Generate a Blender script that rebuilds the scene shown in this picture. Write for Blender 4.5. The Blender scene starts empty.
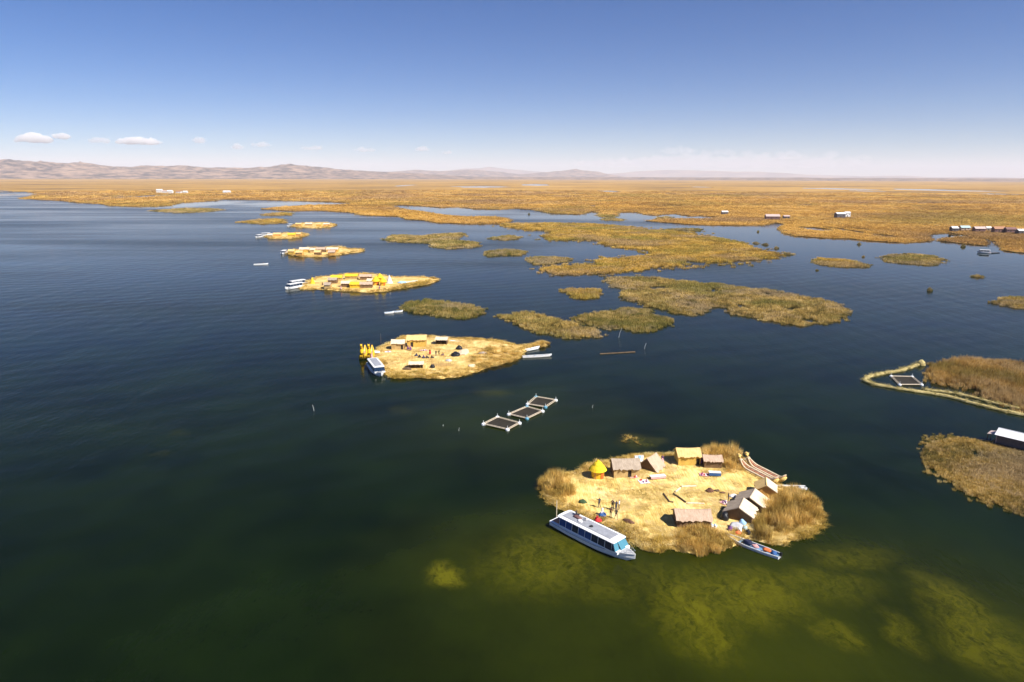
import bpy, bmesh, math, random
import numpy as np
from mathutils import Vector, Matrix, noise as mn
from mathutils.geometry import delaunay_2d_cdt

R = math.radians
rnd = random.Random(11)
nrng = np.random.default_rng(7)
SC = bpy.context.scene
COL = SC.collection

# ---------------------------------------------------------------- camera, sky, sun, exposure
W, H = 1024, 682
FPX, HOR, CAM_H = 683.0, 176.5, 50.0
PITCH = math.atan((341 - HOR) / FPX)
CAM_R = (Matrix.Rotation(R(90) - PITCH, 3, 'X') @ Matrix.Rotation(R(0.17), 3, 'Z'))
cam_d = bpy.data.cameras.new('camera')
cam_d.sensor_width = 36.0
cam_d.lens = FPX / W * 36.0
cam_d.clip_start = 0.5
cam_d.clip_end = 300000
cam = bpy.data.objects.new('camera', cam_d)
COL.objects.link(cam)
cam.matrix_world = Matrix.Translation((0, 0, CAM_H)) @ CAM_R.to_4x4()
SC.camera = cam

SUN_EL = R(47)
SUN_AZ = (0.82, -0.57)            # direction on the ground towards the sun
world = bpy.data.worlds.new('World')
SC.world = world
world.use_nodes = True
wn = world.node_tree
wn.nodes.clear()
w_out = wn.nodes.new('ShaderNodeOutputWorld')
w_bg = wn.nodes.new('ShaderNodeBackground')
w_sky = wn.nodes.new('ShaderNodeTexSky')
w_sky.sky_type = 'NISHITA'
w_sky.sun_disc = False
w_sky.sun_elevation = SUN_EL
w_sky.sun_rotation = math.atan2(SUN_AZ[0], SUN_AZ[1])
w_sky.altitude = 3000
w_sky.air_density = 1.0
w_sky.dust_density = 0.4
w_sky.ozone_density = 4.0
w_bg.inputs['Strength'].default_value = 0.056
w_hs = wn.nodes.new('ShaderNodeHueSaturation')
w_hs.inputs['Saturation'].default_value = 1.3
w_hs.inputs['Hue'].default_value = 0.511
wn.links.new(w_sky.outputs[0], w_hs.inputs['Color'])
wn.links.new(w_hs.outputs[0], w_bg.inputs[0])
wn.links.new(w_bg.outputs[0], w_out.inputs[0])

sun_d = bpy.data.lights.new('sun', 'SUN')
sun_d.energy = 4.6
sun_d.angle = R(0.53)
sun_d.color = (1.0, 0.95, 0.87)
sun = bpy.data.objects.new('sun', sun_d)
COL.objects.link(sun)
_l = math.hypot(*SUN_AZ)
sdir = Vector((SUN_AZ[0] / _l * math.cos(SUN_EL), SUN_AZ[1] / _l * math.cos(SUN_EL), math.sin(SUN_EL)))
sun.rotation_euler = sdir.to_track_quat('Z', 'Y').to_euler()
sun.location = (60, -60, 120)

SC.view_settings.view_transform = 'Standard'
SC.view_settings.look = 'None'
SC.view_settings.exposure = 0.9
SC.view_settings.gamma = 1.0
SC.view_settings.use_curve_mapping = False
SC.render.engine = 'CYCLES'
cy = SC.cycles
cy.max_bounces = 10
cy.diffuse_bounces = 2
cy.glossy_bounces = 2
cy.transmission_bounces = 3
cy.volume_bounces = 4
cy.transparent_max_bounces = 8
cy.use_denoising = True

# ---------------------------------------------------------------- helpers
def at(x, y, z=0.0):
    """the place on the level z that the photograph shows at this pixel"""
    d = CAM_R @ Vector(((x - W / 2) / FPX, (H / 2 - y) / FPX, -1.0))
    t = (z - CAM_H) / d.z
    return Vector((d.x * t, d.y * t, z))

def polar(x, dist):
    """a ground place in the direction of pixel column x (near the horizon) at a distance"""
    d = CAM_R @ Vector(((x - W / 2) / FPX, (H / 2 - HOR) / FPX, -1.0))
    k = dist / math.hypot(d.x, d.y)
    return d.x * k, d.y * k

def tag(o, label=None, cat=None, group=None, kind=None):
    if label: o['label'] = label
    if cat: o['category'] = cat
    if group: o['group'] = group
    if kind: o['kind'] = kind
    return o

def empty(name, loc=(0, 0, 0), rz=0.0, label=None, cat=None, group=None):
    o = bpy.data.objects.new(name, None)
    o.empty_display_size = 0.3
    COL.objects.link(o)
    o.location = loc
    o.rotation_euler = (0, 0, rz)
    return tag(o, label, cat, group)

def copy_tree(o, parent=None):
    c = o.copy()
    COL.objects.link(c)
    c.parent = parent
    for ch in o.children:
        copy_tree(ch, c)
    return c

def link(name, me, parent=None, loc=None, rz=None):
    o = bpy.data.objects.new(name, me)
    COL.objects.link(o)
    if parent: o.parent = parent
    if loc is not None: o.location = loc
    if rz is not None: o.rotation_euler = (0, 0, rz)
    return o

class MB:
    def __init__(s):
        s.v, s.f, s.m = [], [], []
    def add(s, vs, fs, mi=0):
        b = len(s.v)
        s.v += [tuple(p) for p in vs]
        s.f += [tuple(b + i for i in f) for f in fs]
        s.m += [mi] * len(fs)
        return s
    def box(s, c, d, rz=0.0, rx=0.0, ry=0.0, mi=0):
        M = Matrix.Rotation(rz, 3, 'Z') @ Matrix.Rotation(ry, 3, 'Y') @ Matrix.Rotation(rx, 3, 'X')
        vs = [Vector(c) + M @ Vector((x * d[0] / 2, y * d[1] / 2, z * d[2] / 2))
              for z in (-1, 1) for x, y in ((-1, -1), (1, -1), (1, 1), (-1, 1))]
        return s.add(vs, [(3, 2, 1, 0), (4, 5, 6, 7), (0, 1, 5, 4), (1, 2, 6, 5), (2, 3, 7, 6), (3, 0, 4, 7)], mi)
    def loft(s, rings, cap=True, closed=True, mi=0):
        n = len(rings[0]); vs = [p for r in rings for p in r]; fs = []
        for i in range(len(rings) - 1):
            for j in range(n if closed else n - 1):
                k = (j + 1) % n
                fs.append((i * n + j, i * n + k, (i + 1) * n + k, (i + 1) * n + j))
        if cap:
            fs.append(tuple(range(n - 1, -1, -1)))
            fs.append(tuple((len(rings) - 1) * n + j for j in range(n)))
        return s.add(vs, fs, mi)
    def tube(s, path, rad, n=8, mi=0, sq=1.0):
        path = [Vector(p) for p in path]
        if not isinstance(rad, (list, tuple)): rad = [rad] * len(path)
        rings = []
        for i, p in enumerate(path):
            d = (path[min(i + 1, len(path) - 1)] - path[max(i - 1, 0)])
            d = d.normalized() if d.length > 1e-9 else Vector((0, 0, 1))
            a = Vector((0, 0, 1)) if abs(d.z) < 0.92 else Vector((1, 0, 0))
            u = d.cross(a).normalized(); w = u.cross(d).normalized()
            rings.append([p + (u * math.cos(2 * math.pi * k / n) + w * math.sin(2 * math.pi * k / n) * sq) * rad[i]
                          for k in range(n)])
        return s.loft(rings, mi=mi)
    def prism(s, poly, z0, z1, mi=0):
        n = len(poly)
        vs = [(p[0], p[1], z0) for p in poly] + [(p[0], p[1], z1) for p in poly]
        fs = [tuple(range(n - 1, -1, -1)), tuple(range(n, 2 * n))]
        fs += [(i, (i + 1) % n, n + (i + 1) % n, n + i) for i in range(n)]
        return s.add(vs, fs, mi)
    def slab(s, a, b, c, d, t, mi=0):
        """a thin plate between four corners, t thick along its normal"""
        a, b, c, d = map(Vector, (a, b, c, d))
        nrm = (b - a).cross(d - a).normalized() * t
        return s.add([a, b, c, d, a + nrm, b + nrm, c + nrm, d + nrm],
                     [(3, 2, 1, 0), (4, 5, 6, 7), (0, 1, 5, 4), (1, 2, 6, 5), (2, 3, 7, 6), (3, 0, 4, 7)], mi)
    def mesh(s, name, mats, smooth=False):
        me = bpy.data.meshes.new(name)
        me.from_pydata([tuple(p) for p in s.v], [], s.f)
        for m in (mats if isinstance(mats, (list, tuple)) else [mats]):
            me.materials.append(m)
        me.polygons.foreach_set('material_index', s.m)
        if smooth:
            me.polygons.foreach_set('use_smooth', [True] * len(s.f))
        me.update()
        return me
    def build(s, name, mats, parent=None, loc=None, rz=None, smooth=False):
        return link(name, s.mesh(name, mats, smooth), parent, loc, rz)

# ---------------------------------------------------------------- materials
def new_mat(name):
    m = bpy.data.materials.new(name)
    m.use_nodes = True
    nt = m.node_tree
    return m, nt, nt.nodes['Principled BSDF']

def N(nt, typ, **kw):
    n = nt.nodes.new(typ)
    for k, v in kw.items():
        if k.startswith('i_'):
            n.inputs[k[2:].replace('_', ' ')].default_value = v
        else:
            setattr(n, k, v)
    return n

def ramp(nt, fac, stops):
    r = nt.nodes.new('ShaderNodeValToRGB')
    el = r.color_ramp.elements
    while len(el) < len(stops): el.new(0.5)
    for e, (p, c) in zip(el, stops):
        e.position = p
        e.color = (*c, 1) if len(c) == 3 else c
    nt.links.new(fac, r.inputs[0])
    return r.outputs[0]

def noise_tex(nt, vec, scale, detail=4, rough=0.55, dist=0.0):
    n = N(nt, 'ShaderNodeTexNoise')
    n.inputs['Scale'].default_value = scale
    n.inputs['Detail'].default_value = detail
    n.inputs['Roughness'].default_value = rough
    n.inputs['Distortion'].default_value = dist
    if vec is not None: nt.links.new(vec, n.inputs['Vector'])
    return n.outputs['Fac']

def math_n(nt, op, a, b=None, clamp=False):
    n = N(nt, 'ShaderNodeMath', operation=op)
    n.use_clamp = clamp
    for i, q in enumerate((a, b)):
        if q is None: continue
        if isinstance(q, (int, float)): n.inputs[i].default_value = q
        else: nt.links.new(q, n.inputs[i])
    return n.outputs[0]

def mix_c(nt, fac, a, b, blend='MIX'):
    n = N(nt, 'ShaderNodeMix', data_type='RGBA', blend_type=blend)
    for sock, q in ((n.inputs[0], fac), (n.inputs[6], a), (n.inputs[7], b)):
        if isinstance(q, (int, float)): sock.default_value = q
        elif isinstance(q, tuple): sock.default_value = (*q, 1)
        else: nt.links.new(q, sock)
    return n.outputs[2]

def paint(name, col, rough=0.5, var=0.08, spec=0.4, metal=0.0):
    """painted, woven or plastic surface with slight dirt"""
    m, nt, b = new_mat(name)
    tc = N(nt, 'ShaderNodeTexCoord')
    f = noise_tex(nt, tc.outputs['Object'], 2.3, 5)
    c = ramp(nt, f, [(0.3, tuple(x * (1 - var * 1.6) for x in col)), (0.7, tuple(min(1, x * (1 + var)) for x in col))])
    nt.links.new(c, b.inputs['Base Color'])
    b.inputs['Roughness'].default_value = rough
    b.inputs['Specular IOR Level'].default_value = spec
    b.inputs['Metallic'].default_value = metal
    return m

def thatch(name, c1, c2, c3, sc=(26, 26, 1.4)):
    """bundled reed: long streaks along the stalks and weathered blotches"""
    m, nt, b = new_mat(name)
    tc = N(nt, 'ShaderNodeTexCoord')
    mp = N(nt, 'ShaderNodeMapping'); mp.inputs['Scale'].default_value = sc
    nt.links.new(tc.outputs['Object'], mp.inputs[0])
    f = noise_tex(nt, mp.outputs[0], 1.0, 3)
    g = noise_tex(nt, tc.outputs['Object'], 1.1, 4)
    c = ramp(nt, f, [(0.28, c3), (0.5, c1), (0.72, c2)])
    c = mix_c(nt, ramp(nt, g, [(0.42, (0, 0, 0)), (0.72, (0.55, 0.55, 0.55))]), c, c3)
    nt.links.new(c, b.inputs['Base Color'])
    b.inputs['Roughness'].default_value = 0.85
    b.inputs['Specular IOR Level'].default_value = 0.15
    bp = N(nt, 'ShaderNodeBump'); bp.inputs['Strength'].default_value = 0.6; bp.inputs['Distance'].default_value = 0.04
    nt.links.new(f, bp.inputs['Height']); nt.links.new(bp.outputs[0], b.inputs['Normal'])
    return m

def reed_mat(name, cols, big=0.03, rv=.34, green=None, dead=None, patch=.3):
    """living or dry reed: colour drifts over the bed and differs stalk clump by stalk clump"""
    m, nt, b = new_mat(name)
    gp = N(nt, 'ShaderNodeNewGeometry')
    oi = N(nt, 'ShaderNodeObjectInfo')
    f = noise_tex(nt, gp.outputs['Position'], big, 5, 0.62)
    rr = math_n(nt, 'MULTIPLY', math_n(nt, 'SUBTRACT', oi.outputs['Random'], 0.5), rv * .75)
    f = math_n(nt, 'ADD', f, rr, True)
    c = ramp(nt, f, [(0.30, cols[0]), (0.43, cols[1]), (0.55, cols[2]), (0.68, cols[3])])
    for tone, off in ((green, 11.0), (dead, 57.0)):
        if tone is None: continue
        mp = N(nt, 'ShaderNodeMapping'); mp.inputs['Location'].default_value = (off / big, off * .7 / big, 0)
        nt.links.new(gp.outputs['Position'], mp.inputs[0])
        g = noise_tex(nt, mp.outputs[0], big * patch, 6, 0.6)
        g = math_n(nt, 'ADD', g, math_n(nt, 'MULTIPLY', math_n(nt, 'SUBTRACT', oi.outputs['Random'], 0.5), 0.12))
        c = mix_c(nt, ramp(nt, g, [(0.50, (0, 0, 0)), (0.62, (.72, .72, .72))]), c, tone)
    nt.links.new(c, b.inputs['Base Color'])
    b.inputs['Roughness'].default_value = 0.8
    b.inputs['Specular IOR Level'].default_value = 0.10
    tr = N(nt, 'ShaderNodeBsdfTranslucent'); nt.links.new(c, tr.inputs[0])
    mx = N(nt, 'ShaderNodeMixShader'); mx.inputs[0].default_value = 0.22
    out = nt.nodes['Material Output']
    nt.links.new(b.outputs[0], mx.inputs[1]); nt.links.new(tr.outputs[0], mx.inputs[2])
    nt.links.new(mx.outputs[0], out.inputs[0])
    return m

M = {}
M['marsh_reed'] = reed_mat('marsh_reed', [(.30, .17, .045), (.50, .285, .06), (.68, .40, .08), (.78, .52, .17)], 0.006, rv=.16, green=(.30, .225, .05), dead=(.40, .25, .12), patch=.5)
M['bed_reed'] = reed_mat('bed_reed', [(.16, .13, .035), (.38, .26, .07), (.60, .41, .12), (.76, .56, .23)], 0.09, rv=.4, green=(.24, .22, .05), dead=(.46, .34, .20), patch=.35)
M['gold_reed'] = reed_mat('gold_reed', [(.24, .165, .03), (.46, .28, .045), (.70, .43, .075), (.82, .57, .16)], 0.06, rv=.3, green=(.36, .30, .06), dead=(.50, .34, .17), patch=.3)
M['olive_reed'] = reed_mat('olive_reed', [(.13, .125, .03), (.25, .20, .045), (.42, .29, .08), (.60, .44, .16)], 0.1, rv=.5, green=(.17, .17, .035), dead=(.46, .35, .2), patch=.35)
M['brown_reed'] = reed_mat('brown_reed', [(.26, .165, .04), (.58, .36, .085), (.80, .53, .15), (.90, .67, .28)], 0.3, rv=.5, green=(.36, .26, .06), patch=.8)
M['rust_reed'] = reed_mat('rust_reed', [(.20, .125, .035), (.38, .225, .06), (.54, .33, .09), (.66, .45, .17)], 0.09, green=(.26, .20, .05), dead=(.56, .40, .2), patch=.5)
M['bank_reed'] = reed_mat('bank_reed', [(.30, .22, .045), (.46, .31, .06), (.60, .40, .08), (.70, .52, .18)], 0.3)
M['boom_tuft'] = reed_mat('boom_tuft', [(.26, .22, .07), (.40, .33, .12), (.54, .44, .18), (.68, .57, .28)], 0.5)
M['edge_reed'] = reed_mat('edge_reed', [(.30, .19, .05), (.50, .33, .08), (.68, .47, .13), (.80, .62, .25)], 0.2)
M['loose_straw'] = reed_mat('loose_straw', [(.40, .28, .08), (.55, .39, .12), (.70, .52, .20), (.80, .64, .32)], 0.3)
M['roof_grey'] = thatch('roof_grey', (.40, .32, .24), (.50, .41, .32), (.25, .19, .14), (22, 1.2, 1.2))
M['roof_pink'] = thatch('roof_pink', (.50, .36, .26), (.60, .45, .34), (.34, .23, .15), (22, 1.2, 1.2))
M['roof_gold'] = thatch('roof_gold', (.70, .48, .20), (.80, .58, .28), (.50, .33, .12), (22, 1.2, 1.2))
M['roof_pale'] = thatch('roof_pale', (.70, .58, .42), (.80, .69, .53), (.50, .40, .28), (22, 1.2, 1.2))
M['roof_yellow'] = thatch('roof_yellow', (.80, .52, .035), (.85, .60, .06), (.62, .38, .02), (14, 1.2, 1.2))
M['cone_yellow'] = thatch('cone_yellow', (.82, .56, .03), (.88, .64, .05), (.66, .42, .015), (5, 5, 9))
M['wall_tan'] = thatch('wall_tan', (.52, .36, .15), (.62, .44, .2), (.34, .22, .09))
M['wall_gold'] = thatch('wall_gold', (.66, .42, .09), (.75, .5, .13), (.45, .27, .05))
M['wall_brown'] = thatch('wall_brown', (.20, .12, .06), (.27, .17, .09), (.12, .07, .035))
M['wall_orange'] = thatch('wall_orange', (.68, .37, .10), (.76, .44, .14), (.48, .24, .06))
M['wall_yellow'] = thatch('wall_yellow', (.78, .48, .03), (.84, .55, .05), (.55, .32, .02))
M['dark_inside'] = paint('dark_inside', (.03, .022, .016), 0.9)  # near-black colour standing for the unlit interior behind a doorway
M['red_door'] = paint('red_door', (.62, .12, .02), 0.6)
M['white_paint'] = paint('white_paint', (.80, .80, .79), 0.35, 0.04)
M['white_old'] = paint('white_old', (.68, .67, .64), 0.55, 0.1)
M['grey_roofing'] = paint('grey_roofing', (.30, .31, .34), 0.55, 0.12)
M['deck_grey'] = paint('deck_grey', (.42, .42, .43), 0.6, 0.1)
M['hull_dark'] = paint('hull_dark', (.04, .05, .07), 0.4)
M['hull_blue'] = paint('hull_blue', (.16, .30, .46), 0.4)
M['stern_red'] = paint('stern_red', (.50, .20, .11), 0.6)
M['chrome'] = paint('chrome', (.7, .71, .72), 0.25, 0.03, 0.5, 0.9)
M['blue_curtain'] = paint('blue_curtain', (.02, .09, .33), 0.7)
M['cyan_cloth'] = paint('cyan_cloth', (.12, .45, .62), 0.7)
M['black_plastic'] = paint('black_plastic', (.012, .012, .014), 0.45)
M['log_brown'] = paint('log_brown', (.12, .075, .04), 0.85, 0.25)
M['log_pale'] = paint('log_pale', (.68, .56, .40), 0.85, 0.15)
M['metal_sheet'] = paint('metal_sheet', (.74, .74, .75), 0.4, 0.06)
M['dark_wall'] = paint('dark_wall', (.10, .085, .09), 0.8, 0.15)
M['rust_roof'] = paint('rust_roof', (.36, .18, .10), 0.7, 0.15)
M['maroon'] = paint('maroon', (.17, .085, .075), 0.7, 0.15)
M['teal_roof'] = paint('teal_roof', (.38, .50, .50), 0.5, 0.1)
M['pink_roof'] = paint('pink_roof', (.50, .38, .34), 0.6, 0.1)
M['adobe'] = paint('adobe', (.50, .36, .25), 0.9, 0.12)
M['orange_cloth'] = paint('orange_cloth', (.72, .18, .05), 0.8)
M['red_cloth'] = paint('red_cloth', (.50, .02, .02), 0.8)
M['blue_cloth'] = paint('blue_cloth', (.03, .10, .28), 0.8)
M['sky_cloth'] = paint('sky_cloth', (.30, .50, .72), 0.8)
M['pink_cloth'] = paint('pink_cloth', (.72, .38, .36), 0.85, 0.15)
M['violet_cloth'] = paint('violet_cloth', (.16, .06, .20), 0.85)
M['white_cloth'] = paint('white_cloth', (.78, .76, .74), 0.85)
M['black_cloth'] = paint('black_cloth', (.018, .018, .022), 0.85)
M['navy_cloth'] = paint('navy_cloth', (.025, .03, .07), 0.85)
M['brown_cloth'] = paint('brown_cloth', (.13, .06, .035), 0.85)
M['green_cloth'] = paint('green_cloth', (.04, .075, .03), 0.85)
M['skin'] = paint('skin', (.34, .18, .11), 0.55, 0.05)
M['hair'] = paint('hair', (.015, .012, .010), 0.6)
M['float_blue'] = paint('float_blue', (.10, .30, .42), 0.45, 0.1)
M['float_white'] = paint('float_white', (.74, .76, .78), 0.45, 0.06)
M['cage_pole'] = paint('cage_pole', (.55, .46, .34), 0.8, 0.12)
M['net'] = paint('net', (.022, .017, .009), 0.9, 0.3)
M['boat_gold'] = thatch('boat_gold', (.74, .52, .17), (.82, .62, .25), (.55, .36, .1), (1.2, 16, 16))
M['boat_red'] = thatch('boat_red', (.58, .27, .16), (.66, .34, .22), (.45, .18, .1), (1.2, 16, 16))
M['boat_cream'] = thatch('boat_cream', (.72, .58, .40), (.8, .67, .5), (.5, .37, .22), (1.2, 16, 16))
M['boat_yellow'] = thatch('boat_yellow', (.80, .47, .02), (.86, .55, .04), (.6, .32, .015), (1.2, 12, 12))

def glass(name, col, rough=0.08):
    m, nt, b = new_mat(name)
    b.inputs['Base Color'].default_value = (*col, 1)
    b.inputs['Roughness'].default_value = rough
    b.inputs['Specular IOR Level'].default_value = 0.6
    return m
M['window_glass'] = glass('window_glass', (.012, .028, .06))
M['window_blue'] = glass('window_blue', (.014, .07, .24), 0.12)
M['windscreen'] = glass('windscreen', (.075, .22, .29), 0.1)

def mud_mat(name, c1, c2, c3, sc=0.5):
    m, nt, b = new_mat(name)
    gp = N(nt, 'ShaderNodeNewGeometry')
    f = noise_tex(nt, gp.outputs['Position'], sc, 7, 0.65)
    c = ramp(nt, f, [(0.3, c1), (0.5, c2), (0.7, c3)])
    nt.links.new(c, b.inputs['Base Color'])
    b.inputs['Roughness'].default_value = 0.85
    b.inputs['Specular IOR Level'].default_value = 0.15
    bp = N(nt, 'ShaderNodeBump'); bp.inputs['Strength'].default_value = 0.8; bp.inputs['Distance'].default_value = 0.3
    nt.links.new(f, bp.inputs['Height']); nt.links.new(bp.outputs[0], b.inputs['Normal'])
    return m
M['root_mat'] = mud_mat('root_mat', (.10, .075, .025), (.22, .15, .045), (.38, .26, .09))

def straw_mat(name, cols, seed=0.0):
    """trodden cut reed lying criss-cross"""
    m, nt, b = new_mat(name)
    gp = N(nt, 'ShaderNodeNewGeometry')
    layers = []
    for k, (ang, sx, sy) in enumerate(((0.4, 7.0, 0.7), (1.9, 6.0, 0.8), (1.1, 9.0, 0.6))):
        mp = N(nt, 'ShaderNodeMapping')
        mp.inputs['Rotation'].default_value = (0, 0, ang + seed)
        mp.inputs['Scale'].default_value = (sx, sy, 1)
        mp.inputs['Location'].default_value = (k * 13.1, seed * 7, k * 3.7)
        nt.links.new(gp.outputs['Position'], mp.inputs[0])
        layers.append(noise_tex(nt, mp.outputs[0], 0.8, 4, 0.6))
    sel = noise_tex(nt, gp.outputs['Position'], 0.45, 4)
    f = math_n(nt, 'MAXIMUM', layers[0], layers[1])
    f = math_n(nt, 'ADD', math_n(nt, 'MULTIPLY', f, 0.5), math_n(nt, 'MULTIPLY', layers[2], 0.5))
    big = noise_tex(nt, gp.outputs['Position'], 0.16, 5, 0.6)
    f = math_n(nt, 'ADD', f, math_n(nt, 'MULTIPLY', math_n(nt, 'SUBTRACT', big, 0.5), 0.55))
    f = math_n(nt, 'ADD', f, math_n(nt, 'MULTIPLY', math_n(nt, 'SUBTRACT', sel, 0.5), 0.35))
    c = ramp(nt, f, [(0.32, cols[0]), (0.43, cols[1]), (0.54, cols[2]), (0.68, cols[3])])
    wear = noise_tex(nt, gp.outputs['Position'], 0.22, 7, 0.68, .8)
    c = mix_c(nt, ramp(nt, wear, [(0.54, (0, 0, 0)), (0.70, (.6, .6, .6))]), c, (.36, .26, .13))
    nt.links.new(c, b.inputs['Base Color'])
    b.inputs['Roughness'].default_value = 0.85
    b.inputs['Specular IOR Level'].default_value = 0.15
    bp = N(nt, 'ShaderNodeBump'); bp.inputs['Strength'].default_value = 0.7; bp.inputs['Distance'].default_value = 0.12
    nt.links.new(f, bp.inputs['Height']); nt.links.new(bp.outputs[0], b.inputs['Normal'])
    return m
M['boom_reed'] = thatch('boom_reed', (.46, .37, .16), (.58, .48, .24), (.26, .22, .08), (3, 3, 3))
M['straw'] = straw_mat('straw', [(.36, .23, .06), (.58, .40, .11), (.74, .54, .19), (.84, .67, .33)])
M['straw_far'] = straw_mat('straw_far', [(.26, .155, .05), (.48, .30, .09), (.70, .48, .16), (.82, .63, .30)], 1.3)

# ---------------------------------------------------------------- lake
def make_lake():
    m, nt, b = new_mat('lake_water')
    gp = N(nt, 'ShaderNodeNewGeometry')
    P = gp.outputs['Position']
    # weed beds and pale shallows under the surface
    warp = N(nt, 'ShaderNodeTexNoise'); warp.inputs['Scale'].default_value = 0.085; warp.inputs['Detail'].default_value = 6; warp.inputs['Roughness'].default_value = .62
    nt.links.new(P, warp.inputs['Vector'])
    wv = N(nt, 'ShaderNodeVectorMath', operation='SUBTRACT'); nt.links.new(warp.outputs['Color'], wv.inputs[0]); wv.inputs[1].default_value = (.5, .5, .5)
    ws = N(nt, 'ShaderNodeVectorMath', operation='SCALE'); nt.links.new(wv.outputs[0], ws.inputs[0]); ws.inputs['Scale'].default_value = 11.0
    wp = N(nt, 'ShaderNodeVectorMath', operation='ADD'); nt.links.new(P, wp.inputs[0]); nt.links.new(ws.outputs[0], wp.inputs[1])
    def blob(cx, cy, rx, ry, amp, soft=1.0):
        c = at(cx, cy); ex = at(cx + rx, cy); ey = at(cx, cy - ry); ey2 = at(cx, cy + ry)
        sx = 1 / (ex - c).length; sy = 1 / ((ey - ey2).length / 2)
        s = N(nt, 'ShaderNodeVectorMath', operation='SUBTRACT'); nt.links.new(wp.outputs[0], s.inputs[0]); s.inputs[1].default_value = c
        q = N(nt, 'ShaderNodeVectorMath', operation='MULTIPLY'); nt.links.new(s.outputs[0], q.inputs[0]); q.inputs[1].default_value = (sx, sy, 0)
        l = N(nt, 'ShaderNodeVectorMath', operation='LENGTH'); nt.links.new(q.outputs[0], l.inputs[0])
        mr = N(nt, 'ShaderNodeMapRange', interpolation_type='SMOOTHSTEP')
        nt.links.new(l.outputs['Value'], mr.inputs[0])
        mr.inputs[1].default_value = 1.0 + 0.5 * soft; mr.inputs[2].default_value = 1.0 - 0.8 * soft
        mr.inputs[3].default_value = 0.0; mr.inputs[4].default_value = amp
        return mr.outputs[0]
    def total(lst):
        a = lst[0]
        for q in lst[1:]: a = math_n(nt, 'MAXIMUM', a, q)
        return a
    bright = total([blob(452, 575, 24, 11, 1.1), blob(690, 610, 44, 38, .95), blob(745, 590, 66, 26, .9), blob(715, 640, 28, 18, .8),
                    blob(800, 578, 38, 12, .5), blob(835, 590, 40, 14, .45), blob(830, 632, 22, 16, .6), blob(955, 606, 34, 24, .7), blob(990, 640, 44, 34, .7),
                    blob(905, 632, 18, 20, .55), blob(548, 562, 56, 34, .7), blob(600, 590, 40, 16, .35), blob(400, 410, 12, 5, .12), blob(180, 433, 12, 3, .1),
                    blob(165, 451, 14, 3, .1), blob(650, 575, 40, 16, .4), blob(494, 393, 16, 5, .22), blob(850, 560, 40, 14, .45), blob(640, 442, 22, 8, .4)])
    dim = total([blob(760, 620, 330, 110, 1.0), blob(560, 560, 170, 60, .9), blob(520, 420, 130, 40, .3), blob(980, 640, 160, 90, .9)])
    mf = N(nt, 'ShaderNodeMapping'); mf.inputs['Scale'].default_value = (1, .45, 1); mf.inputs['Rotation'].default_value = (0, 0, .5)
    nt.links.new(wp.outputs[0], mf.inputs[0])
    fine = noise_tex(nt, mf.outputs[0], 0.7, 6, 0.72, .6)
    brk = math_n(nt, 'MULTIPLY', bright, ramp(nt, fine, [(0.34, (.12, .12, .12)), (0.60, (1, 1, 1))]))
    mottle = noise_tex(nt, P, 0.05, 5, 0.6)
    c = ramp(nt, mottle, [(0.35, (.0020, .0055, .0010)), (0.65, (.0058, .0125, .0020))])
    c = mix_c(nt, math_n(nt, 'MULTIPLY', dim, ramp(nt, mottle, [(0.3, (.45, .45, .45)), (0.7, (1, 1, 1))])), c, (.026, .031, .0018))
    c = mix_c(nt, brk, c, (.088, .082, .0035))
    nt.links.new(c, b.inputs['Base Color'])
    b.inputs['IOR'].default_value = 1.333
    b.inputs['Specular IOR Level'].default_value = 0.10
    # wind lanes: smoother and rougher streaks
    mp = N(nt, 'ShaderNodeMapping'); mp.inputs['Rotation'].default_value = (0, 0, R(-12)); mp.inputs['Scale'].default_value = (.0022, .011, 1)
    nt.links.new(P, mp.inputs[0])
    lane = noise_tex(nt, mp.outputs[0], 1.0, 5, 0.55)
    shel = total([blob(640, 216, 110, 4, 1.0), blob(450, 209.5, 60, 4.5, 1.0), blob(310, 203.5, 60, 3, 1.0), blob(760, 236, 90, 12, .9), blob(950, 250, 90, 14, .9), blob(600, 251, 60, 7, .6),
                  blob(200, 204, 30, 3, 1.0), blob(20, 194.5, 30, 2.5, 1.0), blob(840, 250, 120, 22, .7), blob(850, 230, 40, 6, 1.0), blob(945, 236, 30, 4, 1.0), blob(880, 191, 300, 4, 1.0), blob(500, 186, 300, 3, 1.0)])
    lane = math_n(nt, 'SUBTRACT', lane, math_n(nt, 'MULTIPLY', shel, 0.45))
    rg = ramp(nt, lane, [(0.12, (.05, .05, .05)), (0.38, (.11, .11, .11)), (0.65, (.24, .24, .24))])
    nt.links.new(rg, b.inputs['Roughness'])
    # ripples
    mw = N(nt, 'ShaderNodeMapping'); mw.inputs['Rotation'].default_value = (0, 0, R(35)); mw.inputs['Scale'].default_value = (1, .38, 1)
    nt.links.new(P, mw.inputs[0])
    r1 = noise_tex(nt, mw.outputs[0], 1.1, 3, 0.5)
    mw2 = N(nt, 'ShaderNodeMapping'); mw2.inputs['Rotation'].default_value = (0, 0, R(58)); mw2.inputs['Scale'].default_value = (1, .25, 1)
    nt.links.new(P, mw2.inputs[0])
    r2 = noise_tex(nt, mw2.outputs[0], 0.16, 3, 0.5)
    wt = N(nt, 'ShaderNodeTexWave', wave_type='BANDS', bands_direction='X'); wt.inputs['Scale'].default_value = 0.035
    wt.inputs['Distortion'].default_value = 13.0; wt.inputs['Detail'].default_value = 2.5; wt.inputs['Detail Scale'].default_value = 0.35
    mw3 = N(nt, 'ShaderNodeMapping'); mw3.inputs['Rotation'].default_value = (0, 0, R(62))
    nt.links.new(P, mw3.inputs[0]); nt.links.new(mw3.outputs[0], wt.inputs['Vector'])
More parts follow.
